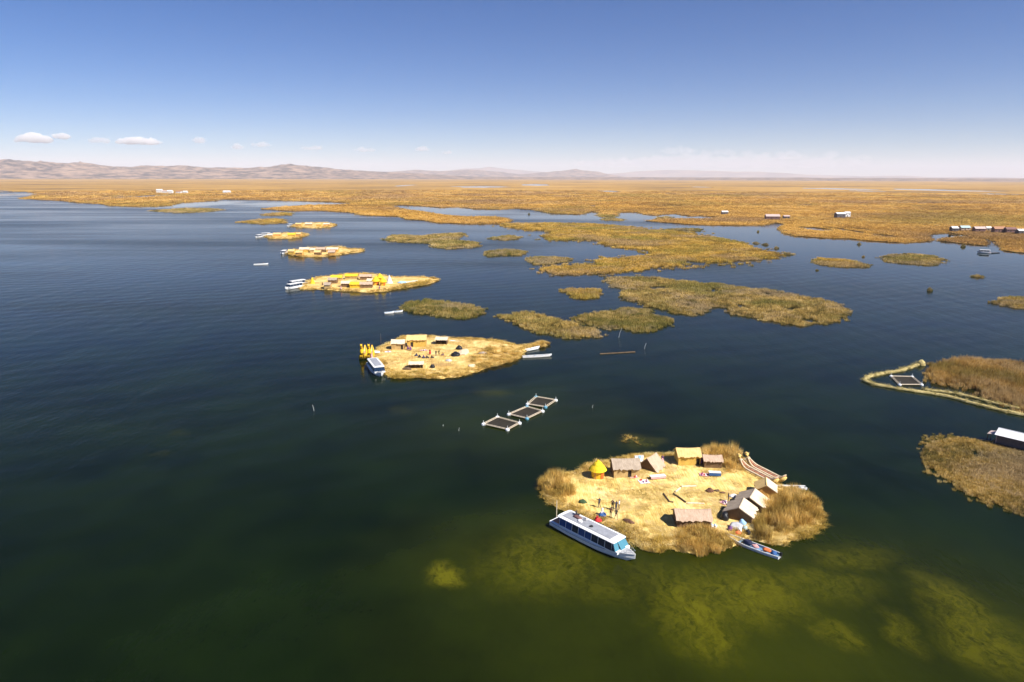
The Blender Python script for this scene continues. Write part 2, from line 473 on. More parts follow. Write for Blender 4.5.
    hsum = math_n(nt, 'ADD', math_n(nt, 'MULTIPLY', r1, 0.085), math_n(nt, 'MULTIPLY', r2, 0.21))
    hsum = math_n(nt, 'ADD', hsum, math_n(nt, 'MULTIPLY', wt.outputs['Fac'], 0.032))
    bp = N(nt, 'ShaderNodeBump'); bp.inputs['Distance'].default_value = 1.0
    nt.links.new(ramp(nt, lane, [(0.1, (.05, .05, .05)), (0.35, (.35, .35, .35)), (0.65, (1, 1, 1))]), bp.inputs['Strength'])
    nt.links.new(hsum, bp.inputs['Height']); nt.links.new(bp.outputs[0], b.inputs['Normal'])
    S = 38000
    mb = MB()
    mb.add([(-S, -S, 0), (S, -S, 0), (S, S, 0), (-S, S, 0)], [(0, 1, 2, 3)])
    tag(mb.build('lake', m), kind='structure')
make_lake()

# ---------------------------------------------------------------- outlines, sheets and scatter
def rough_outline(px, z=0.0, amp=0.06, step_px=5.0, seed=0, smooth=1):
    """shoreline traced on the photograph, put on the water level and roughened"""
    pts = []
    n = len(px)
    for i in range(n):
        a, b = px[i], px[(i + 1) % n]
        d = math.hypot(b[0] - a[0], (b[1] - a[1]))
        k = max(1, min(60, int(d / step_px)))
        for j in range(k):
            t = j / k
            pts.append(at(a[0] + (b[0] - a[0]) * t, a[1] + (b[1] - a[1]) * t, z))
    for _ in range(smooth):
        m = len(pts)
        pts = [pts[i] * 0.6 + (pts[i - 1] + pts[(i + 1) % m]) * 0.2 for i in range(m)]
    out = []
    for i, p in enumerate(pts):
        d = p.length
        s = 12.0 / d
        o = mn.noise_vector(Vector((p.x * s, p.y * s, seed * 5.3)))
        o3 = mn.noise_vector(Vector((p.x * s * 8, p.y * s * 8, seed * 5.3 + 21)))
        o2 = mn.noise_vector(Vector((p.x * s * 3, p.y * s * 3, seed * 5.3 + 9)))
        e = d * amp * 0.1
        out.append((p.x + (o.x + o2.x * .6 + o3.x * .35) * e, p.y + (o.y + o2.y * .6 + o3.y * .35) * e * 1.6))
    return out

def inside(poly, pts):
    x, y = pts[:, 0], pts[:, 1]
    res = np.zeros(len(pts), bool)
    P = np.asarray(poly)
    x1, y1 = P[:, 0], P[:, 1]
    x2, y2 = np.roll(x1, -1), np.roll(y1, -1)
    for a, b, c, d in zip(x1, y1, x2, y2):
        if b == d: continue
        cond = ((b > y) != (d > y)) & (x < (c - a) * (y - b) / (d - b) + a)
        res ^= cond
    return res

def edge_dist(poly, pts):
    P = np.asarray(poly); Q = np.roll(P, -1, 0)
    best = np.full(len(pts), 1e9)
    for a, b in zip(P, Q):
        ab = b - a; L = max(ab @ ab, 1e-9)
        t = np.clip(((pts - a) @ ab) / L, 0, 1)
        best = np.minimum(best, np.hypot(*(pts - (a + t[:, None] * ab)).T))
    return best

def grid_pts(poly, sp, jit=0.8):
    P = np.asarray(poly)
    x0, y0 = P.min(0); x1, y1 = P.max(0)
    nx, ny = max(2, int((x1 - x0) / sp) + 1), max(2, int((y1 - y0) / sp) + 1)
    g = np.stack(np.meshgrid(np.arange(nx), np.arange(ny)), -1).reshape(-1, 2).astype(float)
    g += nrng.uniform(-.5, .5, g.shape) * jit
    g = g * sp + (x0, y0)
    return g[inside(poly, g)]

def fbm2(x, y, s, seed=0.0, o=4):
    return mn.fractal(Vector((x * s, y * s, seed)), 1.0, 2.0, o)

def sheet(name, poly, sp, zf, mat, parent=None, smooth=True):
    pts = grid_pts(poly, sp)
    if len(pts):
        pts = pts[edge_dist(poly, pts) > sp * 0.35]
    vin = [Vector(p) for p in poly] + [Vector(p) for p in pts]
    n = len(poly)
    vo, eo, fo, *_ = delaunay_2d_cdt(vin, [(i, (i + 1) % n) for i in range(n)], [], 1, 1e-4)
    va = np.array([(v.x, v.y) for v in vo])
    ed = edge_dist(poly, va)
    vs = [(x, y, zf(x, y, e)) for (x, y), e in zip(va, ed)]
    me = bpy.data.meshes.new(name)
    me.from_pydata(vs, [], [tuple(f) for f in fo])
    me.materials.append(mat)
    bm = bmesh.new(); bm.from_mesh(me); bmesh.ops.recalc_face_normals(bm, faces=bm.faces)
    if sum(f.normal.z for f in bm.faces) < 0: bmesh.ops.reverse_faces(bm, faces=bm.faces)
    bm.to_mesh(me); bm.free()
    if smooth: me.polygons.foreach_set('use_smooth', [True] * len(me.polygons))
    return link(name, me, parent)

def tuft_mesh(name, mat, nb, rad, hgt, wid, lean, droop=0.3, seed=0, flat=False):
    r = random.Random(seed)
    vs, fs = [], []
    for _ in range(nb):
        a = r.uniform(0, 6.283); q = rad * math.sqrt(r.random())
        bx, by = q * math.cos(a), q * math.sin(a)
        da = a + r.gauss(0, 0.9)
        ln = lean * r.uniform(0.2, 1.0) * (0.4 + q / rad)
        h = hgt * r.uniform(0.6, 1.08)
        w = wid * r.uniform(0.7, 1.3)
        fa = r.uniform(0, 6.283)
        ux, uy = math.cos(fa) * w / 2, math.sin(fa) * w / 2
        dx, dy = math.cos(da) * ln * h, math.sin(da) * ln * h
        if flat:
            zb = r.uniform(0.0, 0.06)
            L = hgt * r.uniform(0.6, 1.2)
            cx, cy_ = math.cos(da) * L / 2, math.sin(da) * L / 2
            nx, ny = -math.sin(da) * w / 2, math.cos(da) * w / 2
            b = len(vs)
            vs += [(bx - cx - nx, by - cy_ - ny, zb), (bx - cx + nx, by - cy_ + ny, zb), (bx + cx + nx, by + cy_ + ny, zb + 0.03), (bx + cx - nx, by + cy_ - ny, zb + 0.03)]
            fs.append((b, b + 1, b + 2, b + 3))
            continue
        b = len(vs)
        vs += [(bx - ux, by - uy, -0.1), (bx + ux, by + uy, -0.1),
               (bx + dx * .42 + ux * .8, by + dy * .42 + uy * .8, h * .6), (bx + dx * .42 - ux * .8, by + dy * .42 - uy * .8, h * .6),
               (bx + dx * (1 + droop * .5), by + dy * (1 + droop * .5), h * (1 - droop * ln * .5))]
        fs += [(b, b + 1, b + 2, b + 3), (b + 3, b + 2, b + 4)]
    me = bpy.data.meshes.new(name)
    me.from_pydata(vs, [], fs)
    me.materials.append(mat)
    return me

TUFT_GROUPS = {}
def tuft_group(key, mat, **kw):
    """node group that sets tuft variants on the points of a scatter"""
    col = bpy.data.collections.new('tufts_' + key)
    for k in range(4):
        col.objects.link(bpy.data.objects.new('tuft_' + key, tuft_mesh('tuft_' + key, mat, seed=k * 17 + len(TUFT_GROUPS), **kw)))
    ng = bpy.data.node_groups.new('scatter_' + key, 'GeometryNodeTree')
    ng.interface.new_socket('Geometry', in_out='INPUT', socket_type='NodeSocketGeometry')
    ng.interface.new_socket('Geometry', in_out='OUTPUT', socket_type='NodeSocketGeometry')
    gi, go = ng.nodes.new('NodeGroupInput'), ng.nodes.new('NodeGroupOutput')
    ci = ng.nodes.new('GeometryNodeCollectionInfo')
    ci.inputs['Collection'].default_value = col
    ci.inputs['Separate Children'].default_value = True
    ci.inputs['Reset Children'].default_value = True
    ip = ng.nodes.new('GeometryNodeInstanceOnPoints')
    ip.inputs['Pick Instance'].default_value = True
    na = ng.nodes.new('GeometryNodeInputNamedAttribute'); na.data_type = 'FLOAT_VECTOR'; na.inputs[0].default_value = 'rot'
    ns = ng.nodes.new('GeometryNodeInputNamedAttribute'); ns.data_type = 'FLOAT_VECTOR'; ns.inputs[0].default_value = 'scl'
    L = ng.links.new
    L(gi.outputs[0], ip.inputs['Points']); L(ci.outputs[0], ip.inputs['Instance'])
    L(na.outputs['Attribute'], ip.inputs['Rotation']); L(ns.outputs['Attribute'], ip.inputs['Scale'])
    L(ip.outputs[0], go.inputs[0])
    TUFT_GROUPS[key] = ng

REED = dict(nb=46, rad=0.5, hgt=1.0, wid=0.05, lean=0.32)
for k in ('marsh_reed', 'bed_reed', 'gold_reed', 'olive_reed', 'rust_reed'):
    tuft_group(k, M[k], **REED)
tuft_group('brown_reed', M['brown_reed'], nb=110, rad=0.5, hgt=1.0, wid=0.032, lean=0.45, droop=0.6)
tuft_group('bank_reed', M['bank_reed'], nb=90, rad=0.5, hgt=1.0, wid=0.035, lean=0.75, droop=0.9)
tuft_group('edge_reed', M['edge_reed'], nb=60, rad=0.5, hgt=1.0, wid=0.04, lean=0.6, droop=0.7)
tuft_group('boom_reed', M['boom_tuft'], nb=40, rad=0.5, hgt=1.0, wid=0.05, lean=0.8, droop=0.7)
tuft_group('loose_straw', M['loose_straw'], nb=26, rad=0.7, hgt=0.9, wid=0.03, lean=0.5, flat=True)

N_INST = 0
def scatter(name, key, pts, zs, scl, parent=None, tilt=0.12):
    """points that each carry one tuft"""
    global N_INST
    n = len(pts); N_INST += n
    me = bpy.data.meshes.new(name)
    me.from_pydata([(p[0], p[1], z) for p, z in zip(pts, zs)], [], [])
    a = me.attributes.new('rot', 'FLOAT_VECTOR', 'POINT')
    rot = np.stack([nrng.normal(0, tilt, n), nrng.normal(0, tilt, n), nrng.uniform(0, 6.283, n)], 1).astype(np.float32)
    a.data.foreach_set('vector', rot.ravel())
    a = me.attributes.new('scl', 'FLOAT_VECTOR', 'POINT')
    a.data.foreach_set('vector', np.asarray(scl, np.float32).ravel())
    o = link(name, me, parent)
    md = o.modifiers.new('scatter', 'NODES'); md.node_group = TUFT_GROUPS[key]
    o['kind'] = 'stuff'
    return o

def band_points(poly, k=250.0, smin=0.4, dmax=1e9):
    """points whose spacing grows with the distance from the boat landing in front"""
    P = np.asarray(poly)
    d = np.hypot(P[:, 0], P[:, 1])
    d0, d1 = max(40, d.min() * 0.9), min(d.max(), dmax)
    out = []
    a = d0
    while a < d1:
        b = min(a * 1.22, d1)
        sp = max(smin, math.sqrt(a * b) / k)
        # clip to the bounding box of the band
        x0, x1 = max(P[:, 0].min(), -b * 0.85), min(P[:, 0].max(), b * 0.85)
        y0, y1 = max(P[:, 1].min(), a * 0.6), min(P[:, 1].max(), b)
        if x1 > x0 and y1 > y0:
            nx, ny = int((x1 - x0) / sp) + 1, int((y1 - y0) / sp) + 1
            g = np.stack(np.meshgrid(np.arange(nx), np.arange(ny)), -1).reshape(-1, 2).astype(float)
            g = (g + nrng.uniform(-.5, .5, g.shape)) * sp + (x0, y0)
            r = np.hypot(g[:, 0], g[:, 1])
            g = g[(r >= a) & (r < b)]
            g = g[inside(poly, g)]
            out.append(np.column_stack([g, np.full(len(g), sp)]))
        a = b
    return np.concatenate(out) if out else np.zeros((0, 3))

# ---------------------------------------------------------------- marsh plain
MARSH_SHORE = [(-260, 188), (-120, 189), (0, 190.5), (25, 192), (38, 193.5), (34, 196.5), (17, 198.5), (40, 200), (60, 201), (80, 203), (100, 204), (112, 206),
    (135, 206.5), (155, 206.5), (170, 205.5), (180, 202.5), (195, 202), (210, 201), (225, 199.5), (256, 200), (300, 201), (335, 202.3), (358, 203.6),
    (345, 204.6), (310, 205.5), (285, 207), (262, 209), (290, 211), (320, 211), (350, 212.5), (365, 215.5), (400, 216.5), (408, 219.5), (425, 220.5), (438, 223),
    (470, 224), (500, 223.8), (511, 221.5), (507, 218.5), (490, 217), (465, 217), (440, 215), (425, 212), (405, 209.5), (388, 206), (400, 205.3), (420, 206), (440, 207.5),
    (460, 207), (475, 209), (500, 209.5), (515, 208.5), (535, 210), (552, 213.5), (580, 214.5), (590, 211.5), (596, 212), (602, 215.3), (616, 215.5), (617, 212),
    (636, 212), (642, 214), (655, 215.5), (664, 214), (675, 214), (690, 216), (700, 215.5), (722, 217.2), (712, 218.7), (680, 219), (660, 219.5), (645, 221),
    (675, 223.5), (700, 225), (735, 225.5), (765, 225.5), (776, 223.2), (788, 224.5), (781, 228.5), (787, 233.5), (800, 236.5), (825, 238.3), (850, 238.8), (870, 241), (900, 242.5),
    (920, 241.5), (932, 239.8), (926, 236.6), (930, 233.6), (948, 232.8), (958, 234.3), (975, 236.6), (962, 237.4), (942, 238.4), (937, 240.6), (960, 243.5), (985, 245.8), (989, 243.5),
    (984, 239.2), (990, 238.8), (996, 242.5), (1001, 246.5), (1004, 251), (1015, 252.5), (1030, 253.5), (1120, 258), (1300, 262)]
far_l, far_r = polar(-260, 11500), polar(1300, 11500)
shore = rough_outline(MARSH_SHORE + [(1300, 240)], 0, 0.03, 6, 3, 0)
# drop the closing run that rough_outline adds back to the first point
cut = next(i for i in range(len(shore) - 1, 0, -1) if shore[i][0] > 300 and i < len(shore)) 
k_last = max(i for i, p in enumerate(shore) if abs(p[0] - max(q[0] for q in shore)) < 1e-6)
shore = shore[:k_last + 1]
far_arc = [polar(x, 11500) for x in range(1300, -261, -120)]
marsh_poly = shore + far_arc

def marsh_mat():
    m, nt, b = new_mat('marsh_ground')
    gp = N(nt, 'ShaderNodeNewGeometry')
    P = gp.outputs['Position']
    f1 = noise_tex(nt, P, 0.0022, 6, 0.6)
    mp = N(nt, 'ShaderNodeMapping'); mp.inputs['Scale'].default_value = (.0011, .0035, 1); mp.inputs['Rotation'].default_value = (0, 0, .15)
    nt.links.new(P, mp.inputs[0])
    f2 = noise_tex(nt, mp.outputs[0], 1.0, 5, 0.6)
    f3 = noise_tex(nt, P, 0.02, 5, 0.65)
    f = math_n(nt, 'ADD', math_n(nt, 'MULTIPLY', f1, 0.45), math_n(nt, 'MULTIPLY', f2, 0.35))
    f = math_n(nt, 'ADD', f, math_n(nt, 'MULTIPLY', f3, 0.2))
    c = ramp(nt, f, [(0.40, (.16, .10, .04)), (0.46, (.29, .17, .05)), (0.53, (.41, .235, .06)), (0.62, (.47, .29, .09))])
    nt.links.new(c, b.inputs['Base Color'])
    b.inputs['Roughness'].default_value = 0.9
    b.inputs['Specular IOR Level'].default_value = 0.05
    bp = N(nt, 'ShaderNodeBump'); bp.inputs['Strength'].default_value = 0.6; bp.inputs['Distance'].default_value = 3.0
    nt.links.new(f3, bp.inputs['Height']); nt.links.new(bp.outputs[0], b.inputs['Normal'])
    return m
M['marsh_ground'] = marsh_mat()
# ponds that stand open in the marsh
PONDS = [(440, 196.5, 12, 1.0, 'near'), (112, 196.4, 11, 2.0, ''), (143, 196.4, 15, 1.9, ''), (843, 230, 6.5, 3.4, ''), (861, 229.5, 5.5, 2.2, ''), (816, 229.2, 12, 2.0, ''), (884, 236, 8, 2.0, ''), (806, 205, 10, .8, ''), (930, 203.2, 40, .6, ''), (590, 206, 12, .6, ''),
         (405, 185.5, 8, .8, ''), (480, 186.8, 26, .8, ''), (535, 184.8, 14, .9, ''), (610, 191.5, 12, .9, ''), (672, 194, 5, 1.2, ''),
         (835, 188.8, 24, .8, ''), (868, 191, 12, .6, ''), (932, 190, 24, 1.2, ''), (975, 191, 20, .7, ''), (1010, 194.5, 18, 1.1, ''), (822, 196.8, 4, 1.6, ''), (700, 187, 8, .4, '')]
POND_W = []
for x, y, rx, ry, _ in PONDS[1:]:
    c = at(x, y); ex = at(x + rx, y); e0, e1 = at(x, y - ry), at(x, y + ry)
    POND_W.append((c.x, c.y, (ex - c).length, abs(e0.y - e1.y) / 2))
def pond_val(x, y):
    best = 9.0
    for cx, cy_, rx, ry in POND_W:
        q = math.hypot((x - cx) / rx, (y - cy_) / ry)
        if q < 3: best = min(best, q * (1 + 0.35 * fbm2(x, y, 2.0 / (rx + ry) * 2, 3.0)))
    return best
def build_marsh():
    n = len(marsh_poly)
    # interior points on distance bands so that far triangles stay reasonable, and a ring round each pond
    extra, flags = [], {}
    P = np.asarray(marsh_poly)
    pts = []
    d = 700.0
    while d < 11000:
        stp = d * 0.045
        for az in np.arange(-0.86, 0.86, 0.03):
            pts.append((math.sin(az) * d + rnd.uniform(-.3, .3) * stp, math.cos(az) * d + rnd.uniform(-.3, .3) * stp))
        d += stp
    edges_extra = []
    pond_loops = []
    for cx, cy_, rx, ry in POND_W:
        loop = []
        for k in range(28):
            a = k / 28 * 6.2832
            q = 1 + 0.5 * mn.noise(Vector((math.cos(a) * 1.6, math.sin(a) * 1.6, cx)))+ 0.25 * mn.noise(Vector((math.cos(a) * 5, math.sin(a) * 5, cx)))
            loop.append((cx + rx * q * math.cos(a), cy_ + ry * q * math.sin(a)))
        if inside(marsh_poly, np.array(loop)).all():
            pond_loops.append(loop)
    pts = np.array(pts)
    pts = pts[inside(marsh_poly, pts)]
    for loop in pond_loops:
        la = np.array(loop); c = la.mean(0)
        big = [tuple(c + (p - c) * 1.1) for p in la]
        pts = pts[~inside(big, pts)]
    pts = pts[edge_dist(marsh_poly, pts) > 12]
    verts = [Vector(p) for p in marsh_poly]
    edges = [(i, (i + 1) % n) for i in range(n)]
    for loop in pond_loops:
        b = len(verts); verts += [Vector(p) for p in loop]
        edges += [(b + i, b + (i + 1) % len(loop)) for i in range(len(loop))]
    verts += [Vector(p) for p in pts]
    vo, eo, fo, *_ = delaunay_2d_cdt(verts, edges, [], 1, 1e-3)
    va = np.array([(v.x, v.y) for v in vo])
    cen = np.array([va[list(f)].mean(0) for f in fo])
    keep = np.ones(len(fo), bool)
    for loop in pond_loops: keep &= ~inside(loop, cen)
    fo = [f for f, k in zip(fo, keep) if k]
    vs = [(x, y, 0.45 + 0.2 * fbm2(x, y, 0.004, 1.0)) for x, y in va]
    me = bpy.data.meshes.new('marsh')
    me.from_pydata(vs, [], [tuple(f) for f in fo])
    bm = bmesh.new(); bm.from_mesh(me)
    bmesh.ops.delete(bm, geom=[v for v in bm.verts if not v.link_faces], context='VERTS')
    bmesh.ops.recalc_face_normals(bm, faces=bm.faces)
    if sum(f.normal.z for f in bm.faces) < 0: bmesh.ops.reverse_faces(bm, faces=bm.faces)
    be = [e for e in bm.edges if e.is_boundary]
    ex = bmesh.ops.extrude_edge_only(bm, edges=be)
    for v in ex['geom']:
        if isinstance(v, bmesh.types.BMVert): v.co.z = -0.4
    bm.to_mesh(me); bm.free()
    me.materials.append(M['marsh_ground'])
    o = tag(link('marsh', me), 'golden reed marsh spreading flat to the far hills', kind='structure')
    g = band_points(shore + [polar(1300, 2600), polar(900, 2600), polar(512, 2600), polar(100, 2600), polar(-260, 2600)], 205, 0.6, 2600)
    for loop in pond_loops:
        g = g[~inside(loop, g[:, :2])]
    g = g[np.abs(g[:, 0]) < g[:, 1] * 0.82]
    sp = g[:, 2]
    keep = np.array([fbm2(x, y, 0.012, 7.0) > -0.75 for x, y, _ in g])
    g = g[keep]; sp = sp[keep]
    h = np.array([1.0 + 0.5 * fbm2(x, y, 0.02, 2.0) for x, y, _ in g]) * nrng.uniform(.85, 1.1, len(g))
    scatter('marsh_reeds', 'marsh_reed', g, np.full(len(g), 0.3), np.column_stack([sp * 1.9, sp * 1.9, h]), o)
build_marsh()

# ---------------------------------------------------------------- reed beds standing in open water
def reed_bed(px, key, label, hgt=1.4, hole=-0.62, k=250, seed=0, amp=0.13, smin=0.42, dens=1.0, z0=-0.10, hs=None, group='reed beds standing in the open water', step=3.0, fringe=.035):
    poly = rough_outline(px, 0, amp, step, seed)
    P = np.asarray(poly); c = P.mean(0); dist = float(np.hypot(*c)); size = float(np.ptp(P, 0).max())
    hs = hs or (3.2 / max(25.0, size * 0.5))
    holef = lambda x, y, e: fbm2(x, y, hs * 1.6, seed + 3.3, 5)
    sp = max(size / 40, 1.0)
    fw = fringe * size
    fn = lambda x, y: max(0.0, .25 + .9 * fbm2(x, y, 9.0 / size, seed + 8.8, 5)) * fw
    zf = lambda x, y, e: -0.25 if e < max(0.01, fn(x, y)) else (-0.3 if holef(x, y, e) < hole and e > sp else z0 * min(1, e / (sp * .6)) + 0.04 * fbm2(x, y, .3, seed))
    root = sheet('reed_bed', poly, sp, zf, M['root_mat'])
    tag(root, label, 'reed bed', group)
    g = band_points(poly, k, smin)
    e = edge_dist(poly, g[:, :2])
    hv = np.array([holef(x, y, 0) for x, y, _ in g])
    fr = np.array([fn(x, y) for x, y, _ in g])
    keep = (hv > hole + nrng.uniform(-.12, .12, len(g))) & (nrng.random(len(g)) < dens * np.clip(0.30 + (e - fr) / (g[:, 2] * 3 + fw * .3), 0.0, 1))
    g, e, hv = g[keep], e[keep], hv[keep]
    h = hgt * (0.75 + 0.35 * np.clip(hv - hole, 0, 1)) * nrng.uniform(.65, 1.2, len(g)) * np.clip(0.6 + e / (g[:, 2] * 5), 0.6, 1)
    # stray tufts off the edge
    bp = P[nrng.integers(0, len(P), int(len(P) * 1.3))]
    bp = bp + nrng.normal(0, 1, bp.shape) * (fw * .28 + .5)
    ss = np.full(len(bp), float(np.median(g[:, 2])) if len(g) else 1.0)
    g = np.concatenate([g, np.column_stack([bp, ss])])
    h = np.concatenate([h, hgt * nrng.uniform(.3, .7, len(bp))])
    s = g[:, 2] * 1.45
    scatter('reeds', key, g, np.full(len(g), 0.0), np.column_stack([s, s, h]), root)
    return root

reed_bed([(386, 240), (394, 235.5), (410, 235), (420, 236.5), (440, 234), (460, 232.5), (470, 233.5), (468, 237), (452, 239.5), (470, 241), (485, 243.5), (484, 247),
          (470, 248), (445, 248.5), (430, 247), (428, 244), (410, 242.5), (395, 243)], 'bed_reed', 'pronged olive reed bed in open water above the third settled island', seed=1)
reed_bed([(491, 239), (505, 236.5), (518, 236), (523, 237.5), (520, 240), (505, 241)], 'bed_reed', 'thin short strip of reeds left of the largest detached reed bed', seed=2)
reed_bed([(482, 254), (500, 251), (520, 250.5), (531, 251.5), (532, 255), (515, 256), (495, 257), (485, 257)], 'olive_reed', 'narrow dark reed strip with ragged top edge', 1.7, seed=3)
reed_bed([(526, 259), (535, 257), (550, 256), (568, 258), (570, 260), (555, 263.5), (540, 264), (530, 262)], 'bed_reed', 'small tapering reed bed right of the dark reed strip', seed=4)
reed_bed([(499, 225), (505, 223), (530, 223), (560, 223), (600, 224.7), (640, 228), (690, 231.5), (702, 231.5), (704, 233.5), (720, 237.5), (735, 241), (745, 244), (752, 247),
          (762, 250), (775, 253), (781, 254.5), (776, 257.5), (765, 258), (748, 262), (735, 266), (725, 264.5), (710, 264), (695, 266.5), (680, 266), (660, 268), (640, 271),
          (620, 274), (600, 275), (580, 275), (560, 275.5), (545, 272.5), (535, 269.7), (545, 268), (560, 266), (578, 264), (600, 259), (615, 259), (640, 256), (653, 254.5),
          (636, 250), (620, 249), (595, 246), (590, 242), (560, 240.5), (540, 239.5), (538, 231), (515, 231)], 'gold_reed',
         'largest detached golden reed bed with a water inlet from its left', seed=5, hole=-0.9)
reed_bed([(668, 230), (685, 229), (703, 229.5), (702, 231), (685, 231.2)], 'olive_reed', 'dark thin reed strip on the back edge of the largest reed bed', 1.8, seed=6)
reed_bed([(558, 290.5), (566, 289), (585, 288.5), (598, 291), (600, 294), (594, 297.5), (580, 298.5), (566, 296.5)], 'gold_reed', 'small golden oval reed bed left of the long marshy bed', seed=7)
reed_bed([(601, 282), (604, 278), (622, 279), (640, 277.5), (660, 279), (690, 281), (705, 284), (720, 285), (745, 288.5), (770, 291), (800, 296), (825, 300), (845, 306), (856, 312),
          (852, 318), (835, 322.5), (815, 323.5), (790, 324), (765, 322), (750, 317), (735, 316), (728, 308), (715, 309), (700, 314), (685, 313.5), (660, 311), (643, 306), (632, 303),
          (623, 300), (622, 294), (628, 290), (612, 288)], 'bed_reed', 'long marshy reed bed dotted with small water holes', seed=8, hole=-0.52, hs=0.05, fringe=.012)
reed_bed([(570, 318), (580, 314), (600, 311), (625, 309.5), (650, 310), (660, 312), (663, 317), (677, 321), (673, 326), (655, 331), (640, 332), (620, 329), (600, 327.5), (580, 324)],
         'olive_reed', 'green rounded reed bed just below the long marshy bed', seed=9)
reed_bed([(500, 316), (515, 313.5), (530, 313), (545, 316), (560, 319.5), (580, 325), (598, 332), (600, 336), (585, 338.5), (565, 338), (555, 334), (540, 333), (525, 331), (512, 323)],
         'bed_reed', 'slanting reed bed above the tail of the second settled island', seed=10)
reed_bed([(398, 309), (405, 303), (425, 300.5), (450, 300.5), (470, 304), (488, 309), (492, 313), (480, 317), (460, 316.5), (440, 315.5), (415, 313.5)],
         'olive_reed', 'green lens-shaped reed bed between the second and third settled islands', seed=11)
reed_bed([(815, 262), (822, 259.5), (840, 259.5), (860, 262), (870, 266), (862, 268), (840, 267), (822, 265.5)], 'gold_reed', 'left one of two oval reed beds in the right-hand bay', seed=12)
reed_bed([(879, 257.5), (888, 254.5), (910, 254.5), (932, 257), (945, 261), (940, 265), (920, 265.5), (900, 264), (885, 261)], 'bed_reed',
         'right and larger one of two oval reed beds in the right-hand bay', seed=13)
reed_bed([(988, 302), (1000, 299), (1024, 299), (1060, 299), (1060, 312), (1024, 309), (1005, 306.5)], 'bed_reed', 'reed bed cut by the right picture edge, mid distance', seed=14)
reed_bed([(596, 214.8), (606, 213.6), (616, 214.3), (615, 216.6), (600, 217)], 'gold_reed', 'tiny far reed bed at the marsh edge beside a shore notch', seed=15)
reed_bed([(602, 218.5), (614, 217.6), (626, 218.6), (624, 220.5), (606, 220.3)], 'bed_reed', 'tiny far reed bed in the middle of the blue channel', seed=16)
reed_bed([(659, 218), (666, 216.8), (672, 217.3), (671, 219), (662, 219.3)], 'bed_reed', 'tiny far reed bed beside the long reed spit', seed=17)
reed_bed([(150, 211), (165, 209.5), (190, 208), (215, 209.5), (222, 210.5), (200, 212.5), (170, 213.5)], 'bed_reed', 'far greenish reed bed in front of the left marsh shore', seed=18)
reed_bed([(236, 222.5), (255, 219), (275, 218.5), (288, 219.5), (286, 223), (260, 223.8)], 'gold_reed', 'orange reed strip behind the farthest settled islands', seed=19)
reed_bed([(262, 214), (276, 212.7), (290, 213.2), (288, 215.5), (265, 216)], 'gold_reed', 'faint thin reed strip near the marsh spit at far left', seed=20)
reed_bed([(920, 370), (925, 363), (945, 361.5), (980, 362), (1024, 364.5), (1080, 367), (1080, 425), (1024, 411), (1000, 402), (985, 398), (970, 392), (950, 386), (930, 381)],
         'rust_reed', 'rust brown reed bed beside the floating reed boom', 1.9, seed=21, hole=-0.75, k=330, smin=0.4)
reed_bed([(927, 457), (930, 447), (942, 443), (960, 440), (985, 437.5), (1024, 445), (1080, 452), (1080, 540), (1024, 513), (1000, 504), (985, 500), (965, 493), (950, 482), (932, 470)],
         'bed_reed', 'straggly pale reed bed in front of the long white roofed house', 0.75, seed=22, hole=-0.75, k=330, smin=0.38, hs=0.14, dens=.92, fringe=.02)
reed_bed([(917, 437), (930, 433.5), (950, 434), (962, 438), (945, 442), (930, 446), (922, 442)], 'olive_reed', 'sparse half-drowned reeds off the tip of the straggly bed', .5, seed=23, dens=.4, k=330, smin=.4, z0=-.2)

# lone bushes in the water
def water_bush(px, py, hgt, r, label, key='olive_reed'):
    c = at(px, py)
    n = 14
    a = nrng.uniform(0, 6.28, n); q = r * np.sqrt(nrng.random(n))
    g = np.column_stack([np.cos(a) * q, np.sin(a) * q])
    mb = MB(); mb.tube([(0, 0, -.4), (0, 0, -.1), (0, 0, .06)], [r * .8, r * .7, r * .2], 9)
    root = mb.build('water_reed_clump', M['root_mat'], None, c)
    tag(root, label, 'reed clump', 'lone reed clumps in the water')
    scatter('reeds', key, g, np.full(n, 0.0), np.column_stack([np.full(n, r * .8), np.full(n, r * .8), hgt * .62 * nrng.uniform(.6, 1.15, n) * (1.15 - .75 * (q / r) ** 2)]), root)
for x, y, h, r, l in [(978, 277, 3.0, 2.6, 'broad dark reed clump alone in the right-hand bay'), (930, 291, 3.0, 1.1, 'small upright dark reed clump alone in the right-hand bay'),
                      (863, 257, 2.4, .9, 'tiny dark reed tuft between the two oval reed beds'), (817, 270.5, 1.6, .9, 'tiny dark tuft below the left oval reed bed'),
                      (859, 244.5, 4, 1.2, 'dark post-like tuft near the marsh shore of the bay'), (963, 247, 3.5, 1.4, 'dark tuft off the marsh spit before the hut row'),
                      (776, 248.5, 3, 1.6, 'rightmost dark tuft off the tip of the largest reed bed'), (765, 245, 3, 2.2, 'middle dark tuft off the tip of the largest reed bed'),
                      (756, 243.5, 3, 2.4, 'leftmost dark tuft off the tip of the largest reed bed'), (789, 254.5, 3, 3, 'dark tuft past the end of the largest reed bed'),
                      (758, 232, 3, 1.0, 'tiny lone tuft in the channel below the pink roofed house'), (529, 214.5, 4, 1.4, 'tiny lone tuft in the far blue channel')]:
    water_bush(x, y, h, r, l)

